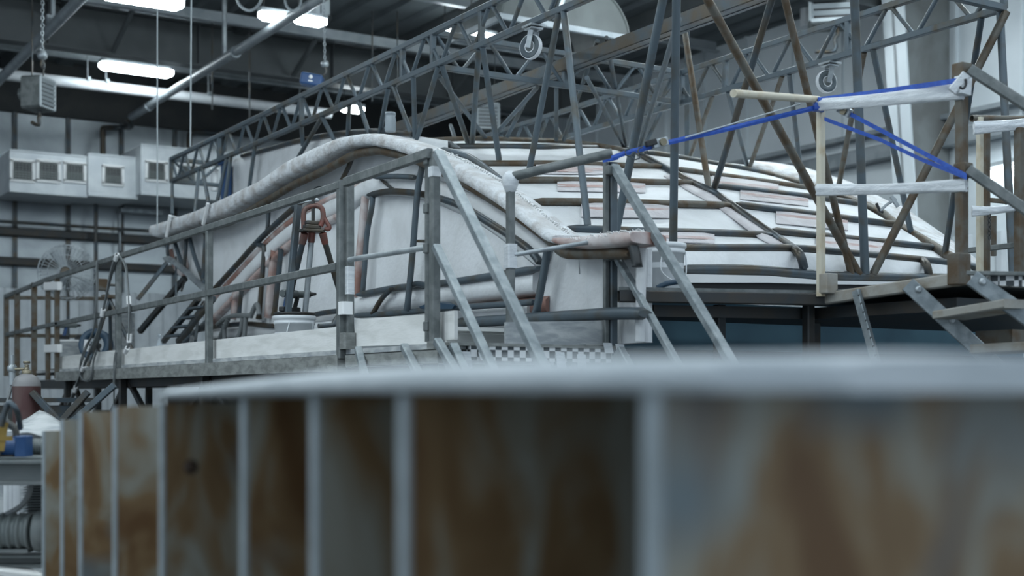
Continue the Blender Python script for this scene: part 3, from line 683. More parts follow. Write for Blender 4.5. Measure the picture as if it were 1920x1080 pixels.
# ------------------------------------------------------------------ lower scaffold platform
PX_ = 3.55; ZD = ZC+.285; XI = 4.58; YF = 6.42
sc = thing('work_platform', 'lower steel work platform with railings running along the side of the boat mould', 'platform', V(4.05, 10, 0))
MB().box(((PX_+XI)/2, (YF+18.3)/2, ZD-.015), (XI-PX_, 18.3-YF, .03)).build('deck_board', 'plyd', sc)
ybr = 7.74
MB().box((PX_-.02, (ybr+15.3)/2, ZD-.085), (.06, 15.3-ybr, .10)).build('edge_beam', 'beam', sc)
MB().box((PX_-.02, (YF+ybr-.12)/2, ZD-.075), (.06, ybr-.12-YF, .07)).build('edge_beam', 'beam', sc)
MB().box(((PX_+XI)/2+.06, YF-.02, ZD-.006), (XI-PX_+.12, .05, .018)).build('edge_beam', 'beam', sc)
MB().box(((PX_+XI)/2+.1, YF-.02, ZD-.055), (XI-PX_-.06, .04, .08)).build('checker_edge', 'chkx', sc)
MB().box(((PX_+XI)/2, (YF+18.3)/2, ZD-.16), (XI-PX_-.2, 18.0-YF, .10)).build('under_frame', 'dark', sc)
def post(px, py, pb, X, w, m='scaf', hollow=True, name='post'):
    a = Q(px, py, X=X); return baro(name, a, Z(a, Q(px, pb, X=X).z), w, m, sc, hollow=hollow, up=(0, 1, 0))
zt = [338, 428, 474, 522]
for px, py, pb in ((640, 338, 672), (392, 428, 690), (222, 475, 700), (107, 520, 710), (90, 521, 712)): post(px, py, pb, PX_-.02, .052, 'rust' if px < 110 else 'scaf')
post(655, 342, 655, PX_+.02, .05); 
for px, py in ((64, 530), (32, 545), (12, 558)): post(px, py, 705, PX_-.02, .06, 'rust')
MB().tube([Q(662, 350, X=PX_), Q(805, 296, X=PX_)], .001).v
baro('rail', Q(90, 524, X=PX_-.03), Q(640, 347, X=PX_-.03), .04, 'scaf', sc, .05)
baro('rail', Q(10, 556, X=PX_-.03), Q(90, 524, X=PX_-.03), .04, 'scaf', sc, .05)
baro('rail', Q(648, 342, X=PX_-.03), Q(806, 287, X=PX_-.03), .04, 'scaf', sc, .055)
baro('rail', Q(13, 627, X=PX_-.03), Q(110, 606, X=PX_-.03), .04, 'scaf', sc, .045); baro('rail', Q(106, 608, X=PX_-.03), Q(634, 500, X=PX_-.03), .04, 'scaf', sc, .05)
tubeo('rail', [Q(655, 487, X=PX_), Q(806, 463, X=PX_)], .017, 'bright', sc)
for y in (557, 628): baro('rail', Q(12, y+1, d=17.3), Q(200, y+3, d=18.4), .05, 'rust', sc)
# corner posts by the stair
c1 = Q(815, 285, X=PX_); c1b = Z(c1, Q(815, 652, X=PX_).z); baro('post', c1, c1b, .05, 'scaf', sc, hollow=True, up=(0, 1, 0))
c2 = Q(803, 292, X=PX_+.03); baro('post', c2, Z(c2, Q(803, 640, X=PX_).z), .032, 'scaf', sc, up=(0, 1, 0))
for y in (300, 391, 466, 612): MB().box(Q(805, y, X=PX_-.005), (.06, .05, .055)).build('clamp', 'scaf', sc, bevel=.006)
c3 = Q(957, 345, Y=YF+.05); baro('post', c3, Z(c3, Q(957, 655, Y=YF+.05).z), .042, 'scaf', sc, up=(0, 1, 0))
for dx, w_, m in ((1148, .05, 'steel'), (1136, .028, 'scaf')):
    c4 = Q(dx, 305, Y=YF); baro('post', c4, Z(c4, Q(dx, 652, Y=YF).z), w_, m, sc, up=(0, 1, 0))
for y in (320, 480): MB().box(Q(1144, y, Y=YF-.02), (.06, .05, .055)).build('clamp', 'scaf', sc, bevel=.006)
tubeo('rail', [Q(962, 331, Y=YF+.03), Q(1148, 287, d=7.5)], .027, 'scaf', sc, 14, hollow=True)
tubeo('rail', [Q(963, 478, Y=YF+.03), Q(1135, 449, Y=YF)], .014, 'bright', sc)
# toe boards
def toe(p0, p1, h0, m='ply', X=None, Y=None, th=.022):
    a, b = (Q(*p0, X=X), Q(*p1, X=X)) if X else (Q(*p0, Y=Y), Q(*p1, Y=Y))
    v = (0, 0, -h0); n = V(th, 0, 0) if X else V(0, th, 0)
    P = [a, b, b+Vector(v), a+Vector(v)]; return MB().prism(P, n).build('toe_board', m, sc)
toe((110, 669), (229, 655), .20, X=PX_+.03); toe((229, 656), (394, 638), .19, X=PX_+.034); toe((394, 638), (640, 612), .175, X=PX_+.03)
toe((665, 599), (806, 589), .17, X=PX_+.04); toe((826, 585), (852, 582), .16, X=PX_+.05)
toe((949, 604), (1132, 601), .14, 'plyd', Y=YF+.02)
b0 = Q(899, 620, Y=YF+.5); MB().box(b0, (.5, .3, .022)).box(b0+V(0, 0, -.07), (.46, .02, .1)).build('loose_step', 'ply', sc)
# under the deck: legs and cross braces
for y in (6.7, 8.6, 10.6, 13.0, 15.2, 17.4):
    for x in (PX_+.06, XI-.06): baro('support_leg', (x, y, ZD-.1), (x, y, 0), .07, 'dark', sc)
for ya, yb2 in ((8.6, 10.6), (10.6, 13.0), (13.0, 15.2), (15.2, 17.4)):
    baro('cross_brace', (PX_+.1, ya, ZD-.15), (PX_+.1, yb2, .35), .05, 'dark', sc); baro('cross_brace', (PX_+.12, ya, .35), (PX_+.12, yb2, ZD-.15), .05, 'dark', sc)
for (xa, ya), (xb, yb2) in (((758, 650), (784, 700)), ((820, 640), (860, 705)), ((672, 655), (684, 705))):
    baro('knee_brace', Q(xa, ya, X=PX_-.05), Q(xb, yb2, d=Q(xa, ya, X=PX_).xy.length-.4), .045, 'angle', sc)
def wraps(name, px, y0, y1, w_, m, **k):
    a, b = Q(px, y0, **k), Q(px, y1, **k); return MB().bar(a, b, w_, w_, up=(0, 1, 0)).build(name, m, sc)
wraps('tape_wrap', 648, 566, 590, .075, 'tape', X=PX_-.02); wraps('tape_wrap', 655, 500, 552, .054, 'film', X=PX_+.02)
wraps('post_foot', 652, 624, 655, .085, 'beam', X=PX_); wraps('post_foot', 815, 640, 655, .07, 'beam', X=PX_)
wraps('tape_wrap', 815, 313, 332, .06, 'film', X=PX_); wraps('film_wrap', 957, 458, 503, .062, 'film', Y=YF+.05)
k_ = Q(957, 340, Y=YF+.05)
MB().lathe([(.01, -.07), (.03, -.06), (.045, -.02), (.05, .02), (.03, .05), (.01, .06)], k_, 10).build('film_wrap', 'film', sc)
for px, y0, y1 in ((99, 529, 545), (99, 644, 664)): MB().bar(Q(86, (y0+y1)/2, X=PX_-.05), Q(112, (y0+y1)/2-1, X=PX_-.05), .05, .09).build('tape_wrap', 'tape', sc)
for px, y0, y1 in ((873, 659, 690), (906, 660, 675), (1050, 660, 690), (1090, 664, 700), (1139, 643, 662), (1162, 645, 665), (1172, 664, 690)):
    a = Q(px, y0, Y=YF-.06); MB().prism([a+V(-.03, 0, 0), a+V(.03, 0, 0), Q(px+4, y1, Y=YF-.06)+V(.03, 0, 0), Q(px+4, y1, Y=YF-.06)+V(-.03, 0, 0)], (0, .004, 0)).build('tape_strip', 'film', sc)

# lower stair
st = thing('stair', 'steel stair with two sloping handrails each side leading down from the lower platform', 'stair', V(4.08, 5.7, 0))
dy, dz = -1.0, -1.13
def sl(p, L): return p+V(0, dy, dz)*L
hl = Q(822, 287, X=PX_-.03); hm = Q(818, 462, X=PX_-.03); hr = Q(1152, 313, Y=YF-.03); hq = Q(1152, 474, Y=YF-.03)
for p, w_ in ((hl, .06), (hm, .05), (hr, .058), (hq, .046)): baro('handrail', p, sl(p, 1.25), w_, 'angle', st, w_*.75)
for x in (PX_, hr.x):
    a = V(x, YF-.05, ZD-.05); baro('stringer', a, V(x, YF-.05-ZD/1.13, .0), .05, 'angle', st, .14)
    p = V(x, YF-1.05, ZD-1.2+.0); baro('newel_post', V(x, YF-1.15, .0), V(x, YF-1.15, ZC-.06), .05, 'angle', st, up=(0, 1, 0))
for k in range(7):
    z = ZD-.22-k*.22; y = YF-.05-(ZD-.05-z)/1.13
    if z > .1: MB().box(((PX_+hr.x)/2, y-.1, z), (hr.x-PX_-.04, .22, .03)).build('tread', 'beam', st)

# ------------------------------------------------------------------ upper platform on the right
up_ = thing('upper_platform', 'higher steel platform with wrapped railings in front of the boat mould at right', 'platform', V(5.8, 5.9, 0))
ZH = ZC+.625
def prismz(name, pts, z, th, m): return MB().prism([V(p.x, p.y, z) for p in pts], (0, 0, -th)).build(name, m, up_)
fa, fb = Q(1160, 548, d=7.72), Q(1545, 545, d=8.0)
fc = Q(1800, 519, d=7.2); 
corner = [fa, fb, V(5.86, 4.85, 0), V(9.0, 4.85, 0), V(9.0, 6.65, 0), V(4.92, 6.66, 0)]
prismz('deck_board', corner, ZH, .02, 'scaf')
baro('edge_beam', Z(fa, ZH-.055), Z(fb, ZH-.055), .05, 'dark', up_, .07, hollow=True)
baro('edge_beam', Z(Q(1545, 550, d=8.02), ZH-.05), Q(1800, 523, d=7.2), .06, 'dull', up_, .07, hollow=True)
MB().prism([V(4.9, 6.3, ZH-.09), V(5.9, 6.0, ZH-.09), V(5.95, 4.95, ZH-.09), V(9, 4.95, ZH-.09), V(9, 6.6, ZH-.09), V(4.9, 6.6, ZH-.09)], (0, 0, -.07)).build('under_frame', 'dark', up_)
for px, d_ in ((1349, 8.1), (1516, 8.15)): 
    q = Q(px, 575, d=d_); baro('support_leg', Z(q, ZH-.08), Z(q, 0), .06, 'dark', up_, up=(0, 1, 0))
for x, y in ((8.8, 5.0), (8.8, 6.4), (6.3, 6.4)): baro('support_leg', (x, y, ZH-.1), (x, y, 0), .07, 'dark', up_, up=(0, 1, 0))
p1_ = Q(1539, 190, d=7.95); baro('post', p1_, Z(p1_, Q(1541, 556, d=7.95).z), .042, 'cream', up_, up=(0, 1, 0))
MB().box(Q(1553, 532, d=7.93), (.09, .07, .12)).build('post_foot', 'dull', up_, bevel=.006)
p2_ = Q(1803, 128, d=7.2); baro('post', p2_, Z(p2_, Q(1808, 533, d=7.2).z), .055, 'rust', up_, up=(0, 1, 0))
for px, y, sz in ((1803, 133, (.075, .075, .08)), (1806, 320, (.075, .075, .08)), (1798, 505, (.10, .08, .17))): MB().box(Q(px, y, d=7.18), sz).build('clamp', 'rust', up_, bevel=.006)
tubeo('rail', [Q(1375, 175, d=7.2), Q(1534, 187, d=7.93)], .022, 'cream', up_, 14)
baro('handrail', Q(1818, 130, d=7.15), Q(1990, 240, d=7.0), .05, 'scaf', up_, .055)
baro('handrail', Q(1815, 318, d=7.15), Q(1990, 440, d=7.0), .05, 'scaf', up_, .055)
# railing behind, at the right edge
for px, y0, y1, m, w_, d_ in ((1837, 220, 516, 'cream', .035, 8.3), (1849, 225, 512, 'rust', .04, 8.4), (1863, 405, 480, 'rust', .03, 8.9), (1911, 240, 520, 'rust', .05, 8.2)):
    q = Q(px, y0, d=d_); baro('post', q, Z(q, Q(px, y1, d=d_).z), w_, m, up_, up=(0, 1, 0))
tubeo('rail', [Q(1822, 222, d=8.3), Q(1990, 225, d=8.6)], .022, 'rust', up_, 12, hollow=True)
baro('rail', Q(1815, 470, d=8.8), Q(1990, 450, d=8.2), .035, 'scaf', up_); baro('rail', Q(1840, 374, d=8.6), Q(1990, 386, d=8.3), .03, 'rust', up_)
MB().prism([Q(1858, 515, d=6.9), Q(1990, 520, d=6.7), Q(1990, 541, d=6.7), Q(1858, 534, d=6.9)], V(.03, .05, 0)).build('checker_edge', checker('checker_tape_upper', 27.0, (.004, .004, .012)), up_)
baro('edge_beam', Q(1815, 512, d=6.95), Q(1990, 515, d=6.7), .06, 'scaf', up_, .02)
# film bands round the rails
def film(p0, p1, h0, h1, d0, d1, label, tw=.0):
    a, b = Q(*p0, d=d0), Q(*p1, d=d1); R = []
    n_ = (b-a).normalized().cross(V(0, 0, 1)).normalized()
    for k in range(17):
        u = k/16; c0 = a.lerp(b, u)+V(0, 0, -.008*math.sin(PI*u)); h = (h0+(h1-h0)*u)*(1-.18*math.sin(PI*u))/2; w_ = .018
        R.append([c0+V(0, 0, h*math.sin(q))+n_*w_*math.cos(q)*(1+.5*math.sin(5*q+u*6)) for q in [2*PI*j/14 for j in range(14)]])
    tag(MB().rings(R, True, True, True).build('film_band', 'film', loc=a), label, 'plastic film')
film((1532, 197), (1806, 168), .075, .11, 7.9, 7.15, 'white stretch film band between the cream post and the rusty post, upper one')
film((1532, 356), (1812, 347), .075, .075, 7.9, 7.15, 'white stretch film band between the cream post and the rusty post, lower one')
film((1826, 240), (1990, 222), .085, .08, 8.2, 8.2, 'white stretch film band at the right edge, upper of two')
film((1822, 396), (1905, 388), .07, .05, 8.2, 8.2, 'white stretch film band at the right edge behind the handrail, lower of two')
tag(MB().bar(Q(1806, 145, d=7.13), Q(1804, 178, d=7.13), .085, .06).bar(Q(1785, 172, d=7.12), Q(1812, 140, d=7.1), .05, .05).build('film_wrap', 'film'), 'crumpled white film wrapped round the top of the rusty post', 'plastic film')
a, b = Q(1806, 152, d=7.1), Q(1802, 168, d=7.08)
tag(MB().tube(smooth([Q(1810, 148, d=7.06), Q(1811, 158, d=7.06), Q(1806, 166, d=7.06), Q(1799, 163, d=7.06)], 4), .007, 8).build('strap_hook', 'black'), 'black strap hook on the wrapped top of the rusty post', 'hook')
cc = MB(); chain(cc, Q(1855, 405, d=8.2), Q(1855, 445, d=8.2), .035); tag(cc.build('hanging_chain', 'dark'), 'short dark chain dangling below the film band at right edge', 'chain')
# right-hand stair
rs = thing('access_stair', 'galvanised bolted stair leading down from the upper platform at the right edge', 'stair', Q(1900, 720, d=7.2))
def strg(a, b, da, db, w_, h_, holes=0, name='stringer'):
    A, B = Q(*a, d=da), Q(*b, d=db); s_ = baro(name, A, B, w_, 'angle', rs, h_)
    for u in (.06, .38, .68, .9):
        q = A.lerp(B, u); MB().lathe([(.02, 0), (.02, .008), (.012, .014)], q+V(-SN*.0, -.03, 0), 10, (-.3, -.95, 0)).build('bolt', 'bright', s_)
    return A, B
strg((1702, 533), (1900, 715), 7.35, 7.2, .035, .085)
strg((1822, 521), (2010, 655), 6.9, 6.8, .035, .085)
A, B = Q(1605, 545, d=7.75), Q(1650, 705, d=7.6); s_ = baro('perforated_strut', A, B, .03, 'angle', rs, .05)
hmb = MB()
for k in range(9):
    q = A.lerp(B, .06+k*.1); hmb.lathe([(.007, 0), (.007, .003)], q+V(-.012, -.022, 0), 8, (-.3, -.95, 0))
hmb.build('punched_hole', 'black', s_)
for (a, b, h) in (((1780, 592), (1915, 570), .045), ((1850, 655), (1990, 648), .05), ((1880, 700), (2000, 695), .05)):
    P0, P1 = Q(*a, d=7.28), Q(*b, d=6.82); MB().bar(P0, P1, .24, h).build('tread', 'dull', rs)
tag(MB().box(Q(1890, 635, d=7.6), (.25, .25, .09)).build('dark_block', 'rust'), 'small dark rusty block beneath the right-hand stair', 'block')

# ------------------------------------------------------------------ blue ratchet straps
def strap(name, pts, w_, label, rat=None, lite=None):
    t = thing(name, label, 'strap', Q(pts[0][0], pts[0][1], d=pts[0][2]))
    P = [Q(x, y, d=d) for x, y, d in pts]; R = []
    for i, p in enumerate(P):
        R.append([p+V(0, 0, w_/2), p+V(0, .003, 0), p-V(0, 0, w_/2), p+V(0, -.004, 0)])
    MB().rings(R, True, True, False).build('webbing', 'blue', t)
    if rat:
        q = Q(*rat[:2], d=rat[2]); e = (P[-1]-P[0]).normalized(); rm = e.to_track_quat('X', 'Z').to_matrix()
        MB().box(q, (.10, .035, .05), rm).build('ratchet_frame', 'bright', t, bevel=.006)
        MB().box(q+rm @ V(-.06, -.01, .012), (.07, .03, .035), rm).build('ratchet_handle', 'black', t, bevel=.006)
        MB().tube([q+rm @ V(.01, -.03, 0), q+rm @ V(.01, .03, 0)], .022, 12).build('ratchet_spool', 'brass', t)
    return t
strap('ratchet_strap', [(1146, 297, 7.4), (1172, 287, 7.45), (1250, 268, 7.6), (1380, 238, 7.7), (1528, 202, 7.9)], .03, 'long blue ratchet strap from the grey corner post to the cream post', (1237, 268, 7.55))
tag(MB().tube([Q(1285, 258, d=7.6), Q(1500, 195, d=7.85)], .005, 6).build('strap_tail', 'rope'), 'thin pale strap tail just above the long blue strap', 'strap')
hk = MB()
for x, y in ((1180, 286), (1192, 292), (1205, 283)): hk.tube([Q(x+9*math.cos(k*PI/4), y+7*math.sin(k*PI/4), d=7.45) for k in range(7)], .005, 6)
tag(hk.build('strap_hook', 'steel2'), 'open wire hooks near the lower end of the long blue strap', 'hook')
strap('ratchet_strap', [(1540, 186, 7.9), (1650, 172, 7.6), (1796, 151, 7.1)], .028, 'blue strap running above the upper film band to the rusty post')
strap('ratchet_strap', [(1546, 223, 7.88), (1650, 262, 7.6), (1730, 300, 7.35), (1812, 333, 7.1)], .024, 'lower of two blue straps slanting down to the rusty post')
strap('ratchet_strap', [(1566, 200, 7.85), (1600, 217, 7.75), (1700, 270, 7.4), (1812, 330, 7.1)], .028, 'upper of two blue straps slanting down to the rusty post, with buckle', (1584, 208, 7.8))
tag(MB().bar(Q(1526, 200, d=7.9), Q(1545, 202, d=7.9), .055, .05).bar(Q(1532, 188, d=7.89), Q(1544, 190, d=7.89), .05, .03).build('strap_knot', 'blue'), 'bundle of blue strap knotted round the top of the cream post', 'strap')
tag(MB().bar(Q(1136, 299, Y=YF-.01), Q(1152, 296, Y=YF-.01), .07, .03).build('strap_knot', 'blue'), 'blue strap wound round the top of the grey corner post', 'strap')

# ------------------------------------------------------------------ things on the decks
def bucket(p, r, h, label, lid=False, loopm='bright'):
    t = thing('bucket', label, 'bucket', p, 'white plastic buckets')
    MB().lathe([(r*.86, 0), (r*.88, .004), (r*.97, h*.78), (r*1.0, h*.78), (r*1.01, h*.84), (r*.985, h*.85), (r*.985, h*.9), (r*1.05, h*.91), (r*1.05, h*.99), (r*1.02, h), (r*.98, h*.99), (r*.94, h*.5), (r*.85, .02)], p, 28).build('pail', 'plastic', t)
    MB().tube(smooth([p+V(-r*.6, -r*.85, h*.82), p+V(-r*.75, -r*.9, h*.4), p+V(-.1*r, -r*1.05, h*.18), p+V(r*.5, -r*.98, h*.3), p+V(r*.62, -r*.84, h*.82)], 5), .004, 6).build('bail_handle', 'plastic', t)
    return t
bp = Q(1241, 552, d=8.1); bp.z = ZH; bucket(bp, .142, .29, 'white plastic bucket on the upper platform beside the mould corner')
tag(MB().tube(smooth([Q(1232, 540, d=7.85), Q(1250, 532, d=7.85), Q(1275, 528, d=7.85), Q(1292, 531, d=7.85)], 4), .016, 8).build('glove', 'foil'), 'dark blue glove lying at the foot of the upper platform bucket', 'glove')
bq = Q(552, 655, d=9.75); bq.z = ZD; bucket(bq, .150, .29, 'white plastic bucket behind the toe board under the pipe vise tripod')
def drill(p, yaw, label, c='bluep', s=1.0):
    t = thing('power_tool', label, 'power tool', p)
    R = Matrix.Rotation(yaw, 3, 'Z'); q = lambda x, y, z: p+R @ V(x*s, y*s, z*s)
    MB().tube([q(-.10, 0, .16), q(-.06, 0, .165), q(.06, 0, .17), q(.10, 0, .17)], .034*s, 12).build('motor_housing', 'motor', t)
    MB().tube([q(.10, 0, .17), q(.16, 0, .172)], .022*s, 12, r2=.012*s).build('chuck', 'dark', t)
    MB().bar(q(-.03, 0, .14), q(-.06, 0, .03), .035*s, .05*s, ch=.3).build('grip', c, t)
    MB().box(q(-.06, 0, .02), (.11*s, .06*s, .045*s), R).build('battery', 'black', t, bevel=.006)
bt = bq+V(0, 0, .29)
tag(MB().lathe([(.02, 0), (.15, 0), (.152, .02), (.02, .03)], bt+V(0, 0, .003), 20).build('tool_tray', 'dark'), 'dark tray lid holding tools on top of the vise tripod bucket', 'tray')
drill(bt+V(-.04, 0, .03), .5, 'blue and grey cordless drill lying on the left of the bucket top', s=.8)
drill(bt+V(.06, .03, .035), -.7, 'blue and black cordless drill on the right of the bucket top', 'black', .75)
# pipe vise on tripod
vb = Q(588, 436, d=9.55)
t = thing('pipe_vise_tripod', 'red pipe vise on a steel tripod standing on the lower platform', 'vise', Z(vb, ZD))
def vq(px, py, dd=0): return Q(px, py, d=9.55+dd)
MB().box(vq(584, 433), (.17, .10, .02)).box(vq(584, 426), (.12, .08, .03)).build('base_plate', 'steel2', t, bevel=.006)
MB().tube(smooth([vq(570, 428), vq(569, 410), vq(571, 395), vq(580, 388), vq(594, 386), vq(604, 392), vq(606, 410), vq(601, 424)], 5), .019, 10).build('yoke', 'red', t)
MB().box(vq(585, 418), (.10, .05, .03)).build('jaw', 'steel2', t, bevel=.008)
tubeo('screw', [vq(587, 372), vq(587, 415)], .013, 'dark', t)
tubeo('tommy_bar', [vq(549, 383), vq(594, 375)], .008, 'bright', t, 8); MB().lathe([(.01, -.015), (.016, 0), (.01, .015)], vq(549, 383), 10, (1, 0, 0)).lathe([(.01, -.015), (.016, 0), (.01, .015)], vq(594, 375), 10, (1, 0, 0)).build('bar_knob', 'bright', t)
MB().tube(smooth([vq(606, 404), vq(612, 416), vq(618, 426), vq(615, 430), vq(609, 428)], 4), .015, 8).build('latch_hook', 'red', t)
for top_, bot in (((571, 440, 0), (527, 627, .35)), ((585, 438, .05), (569, 622, .2)), ((605, 440, 0), (640, 558, .25))):
    a, b = vq(*top_), vq(*bot); b = a+(b-a)*((a.z-ZD)/(a.z-b.z)) if b.z > ZD else b
    MB().tube([a+V(0, 0, .01), a.lerp(b, .07)], .028, 10, r2=.025).build('leg_socket', 'red', t)
    tubeo('leg', [a.lerp(b, .06), b], .021, 'steel2' if top_[0] != 585 else 'bright', t, 12)
tag(MB().bar(vq(559, 385, .1), vq(537, 612, .1), .045).build('steel_bar', 'steel'), 'grey steel bar leaning beside the pipe vise tripod, left of its legs', 'bar')
gd = Q(543, 620, d=9.75)
tag(MB().lathe([(.004, -.012), (.06, -.01), (.062, .0), (.06, .01), (.004, .012)], gd, 18, (.8, -.5, .3)).build('grinder_disc', 'red'), 'red guarded grinder disc peeking over the toe board below the vise', 'grinder')
gm = Q(612, 612, d=9.3)
tag(MB().tube([gm+V(-.06, 0, 0), gm+V(.0, 0, .005), gm+V(.06, 0, .01)], .018, 10).tube(smooth([gm+V(.06, 0, .01), gm+V(.09, 0, .06), gm+V(.13, 0, .07), gm+V(.14, 0, .02)], 4), .026, 10).build('hand_grinder', 'steel2'), 'dark hand tool lying on the toe board right of the bucket', 'power tool')
# clutter along the mould's lower pipe
tc = MB()
for pts in ([(408, 608), (425, 596), (440, 592), (470, 592)], [(470, 594), (478, 575), (483, 572), (486, 590)], [(428, 598), (416, 625), (410, 640)], [(420, 610), (421, 640)], [(455, 596), (450, 625), (440, 640)], [(461, 594), (458, 635)]):
    tc.tube(smooth([Q(x, y, X=SX-.16) for x, y in pts], 4), .024, 8)
tag(tc.build('air_hose', 'cable'), 'dark hoses and clamps hung over the lower left pipe of the mould', 'hose')
tb = Q(790, 576, X=SX-.2)
tag(MB().add([Q(787, 577, X=SX-.2), Q(812, 568, X=SX-.2), Q(855, 573, X=SX-.2), Q(850, 579, X=SX-.2), Q(800, 580, X=SX-.2), Q(820, 567, X=SX-.1), Q(845, 570, X=SX-.1)], [[0, 1, 4], [1, 2, 3, 4], [1, 5, 6, 2], [0, 5, 1]]).build('tool_roll', 'foil', solid=.02), 'blue and black tool roll lying on the pipe behind the stair corner post', 'tool roll')
# pedestal fan
fc = Q(125, 511, d=16.2); fr_r = .34; fax = V(-.35, -.93, 0).normalized(); fx = V(fax.y, -fax.x, 0); 
t = thing('pedestal_fan', 'large round pedestal fan with wire cage on the far end of the lower platform', 'fan', Z(fc, ZD))
cg = MB()
for k in range(40):
    a = 2*PI*k/40; e = fx*math.cos(a)+V(0, 0, math.sin(a))
    cg.tube([fc+e*.06+fax*.13, fc+e*fr_r*.6+fax*.12, fc+e*fr_r*.95+fax*.06, fc+e*fr_r, fc+e*fr_r*.9-fax*.05, fc+e*.1-fax*.1], .003, 4)
for rr, o_ in ((fr_r, 0), (fr_r*.95, .06), (fr_r*.6, .12), (.07, .13), (fr_r*.9, -.05)):
    cg.tube([fc+(fx*math.cos(2*PI*k/32)+V(0, 0, math.sin(2*PI*k/32)))*rr+fax*o_ for k in range(33)], .0055, 5)
cg.build('wire_cage', 'bright', t)
for k in range(3):
    a = 2*PI*k/3+1.15; pts = []
    G = []
    for i in range(6):
        r_ = .05+i*.05; wv = .055+.035*i/5*1.6
        row = []
        for j in range(5):
            b_ = a+(j-2)/2*wv/r_*.5*1.6; row.append(fc+(fx*math.cos(b_)+V(0, 0, math.sin(b_)))*r_+fax*((j-2)*.02))
        G.append(row)
    MB().sheet(G).build('blade', 'grille', t, solid=.004)
MB().tube([fc-fax*.14, fc-fax*.05, fc+fax*.04], .06, 16).build('motor', 'motor', t)
tubeo('pole', [Z(fc-fax*.12, fc.z-.05), Z(fc-fax*.12, ZD)], .02, 'steel2', t); MB().lathe([(.25, 0), (.25, .02), (.03, .05)], Z(fc-fax*.12, ZD), 20).build('base', 'dark', t)
MB().lathe([(.05, 0), (.06, .006), (.05, .014)], fc+fax*.13, 16, fax).build('cage_badge', 'steel2', t)
# drum vacuum, cord reel, cylinders and boxes at the left end
dv = Q(133, 665, d=15.8); dv.z = ZD
t = thing('drum', 'squat grey drum with tools on its lid at left end of the platform', 'drum', dv)
MB().lathe([(.16, 0), (.17, .02), (.17, .30), (.175, .31), (.175, .33), (.16, .34), (.01, .34)], dv, 22).build('drum_body', 'plyd', t); MB().lathe([(.01, 0), (.18, 0), (.182, .02), (.01, .035)], dv+V(0, 0, .335), 22).build('drum_lid', 'tape', t)
drill(dv+V(-.03, 0, .37), .3, 'dark cordless tool standing on the lid of the grey drum', 'bluep')
tag(MB().box(dv+V(.12, -.02, .385), (.14, .1, .03)).box(dv+V(.1, -.02, .41), (.06, .1, .025)).build('battery_pack', 'dark'), 'small dark battery pack beside the tool on the drum lid', 'battery')
cr = Q(180, 647, d=14.0)
t = thing('cord_reel', 'blue cord reel leaning behind the toe board at left', 'cord reel', cr-V(0, 0, .17))
cax = V(-.55, -.82, .1).normalized()
MB().lathe([(.10, -.05), (.165, -.06), (.17, -.05), (.165, -.04), (.12, -.03), (.12, .03), (.165, .04), (.17, .05), (.165, .06), (.10, .05), (.10, -.05)], cr, 24, cax, caps=False).build('reel_drum', 'foil', t)
MB().tube([cr-cax*.07, cr+cax*.07], .035, 12).build('hub', 'steel2', t)
MB().box(cr+V(-.13, -.12, -.01), (.05, .01, .12), Matrix.Rotation(.1, 3, 'Y')).build('tag', 'tape', t)
hb_ = MB()
for k in range(3): 
    a = 2*PI*k/3; u_ = cax.cross(V(0, 0, 1)).normalized(); hb_.bar(cr+(u_*math.cos(a)+V(0, 0, math.sin(a)))*.03, cr+(u_*math.cos(a)+V(0, 0, math.sin(a)))*.13, .02)
hb_.build('spoke', 'dark', t)
pp = Q(230, 655, d=14.6)
tag(MB().box(Z(pp, ZD+.31), (.02, .52, .62), Matrix.Rotation(-.75, 3, 'Z')).build('plywood_sheet', 'plyd'), 'grey plywood sheet standing on edge behind the railing post', 'board')
tb_ = Q(206, 562, d=13.6)
t = thing('pipe_stand', 'dark tripod pipe stand beside the plywood sheet at left', 'stand', Z(tb_, ZD))
for bx, dd in ((165, -.1), (208, .3), (262, -.1)):
    b = Q(bx, 655, d=13.6+dd); b.z = ZD; tubeo('leg', [tb_, b], .018, 'steel2', t)
MB().box(tb_+V(0, 0, .03), (.16, .1, .04)).box(tb_+V(-.08, 0, .15), (.1, .08, .12)).build('head', 'rust', t, bevel=.01); tubeo('head_bolt', [tb_+V(-.16, 0, .16), tb_+V(.05, 0, .15)], .014, 'steel2', t)
tubeo('head_post', [tb_, tb_+V(-.08, 0, .2)], .015, 'steel2', t)
# cables hung over the railing
def cab_(pts, r, label, d_=None, ties=(), X=PX_-.07):
    P = smooth([Q(x, y, X=X) for x, y in pts], 6); t = thing('hanging_cable', label, 'cable', P[-1])
    m_ = MB(); r = r*.72
    for o_ in (V(0, 0, 0), V(.012, .018, 0), V(-.01, -.02, .01)):
        m_.tube([p+o_*(1+.5*math.sin(i*.4)) for i, p in enumerate(P)], r, 7)
    m_.build('cable_strands', 'cable', t)
    for i in ties:
        a = P[int(i*(len(P)-2))]; b = P[int(i*(len(P)-2))+1]; MB().tube([a, a.lerp(b, .5), a+(b-a).normalized()*.08], .024, 8).build('tape_tie', 'tape', t)
cab_([(220, 477), (208, 515), (196, 570), (182, 630), (160, 680), (146, 715), (136, 745), (115, 785)], .012, 'bundle of grey cables taped together, slanting down from the left railing', ties=(.02, .34, .62, .8))
cab_([(224, 482), (235, 500), (240, 540), (243, 590), (242, 640), (238, 655)], .011, 'short cable bundle hanging right of the left railing post', ties=(.5, .78, .97))
cab_([(182, 490), (181, 560), (175, 620), (160, 655), (150, 690), (155, 712), (170, 712), (175, 680), (180, 660)], .007, 'thin dark cable looped below the deck edge by the left railing')
cab_([(218, 660), (214, 690), (213, 780)], .006, 'thin dark cable dropping straight down under the deck by the railing post')
bt_ = Q(299, 645, d=12.6); bt_.z = ZD
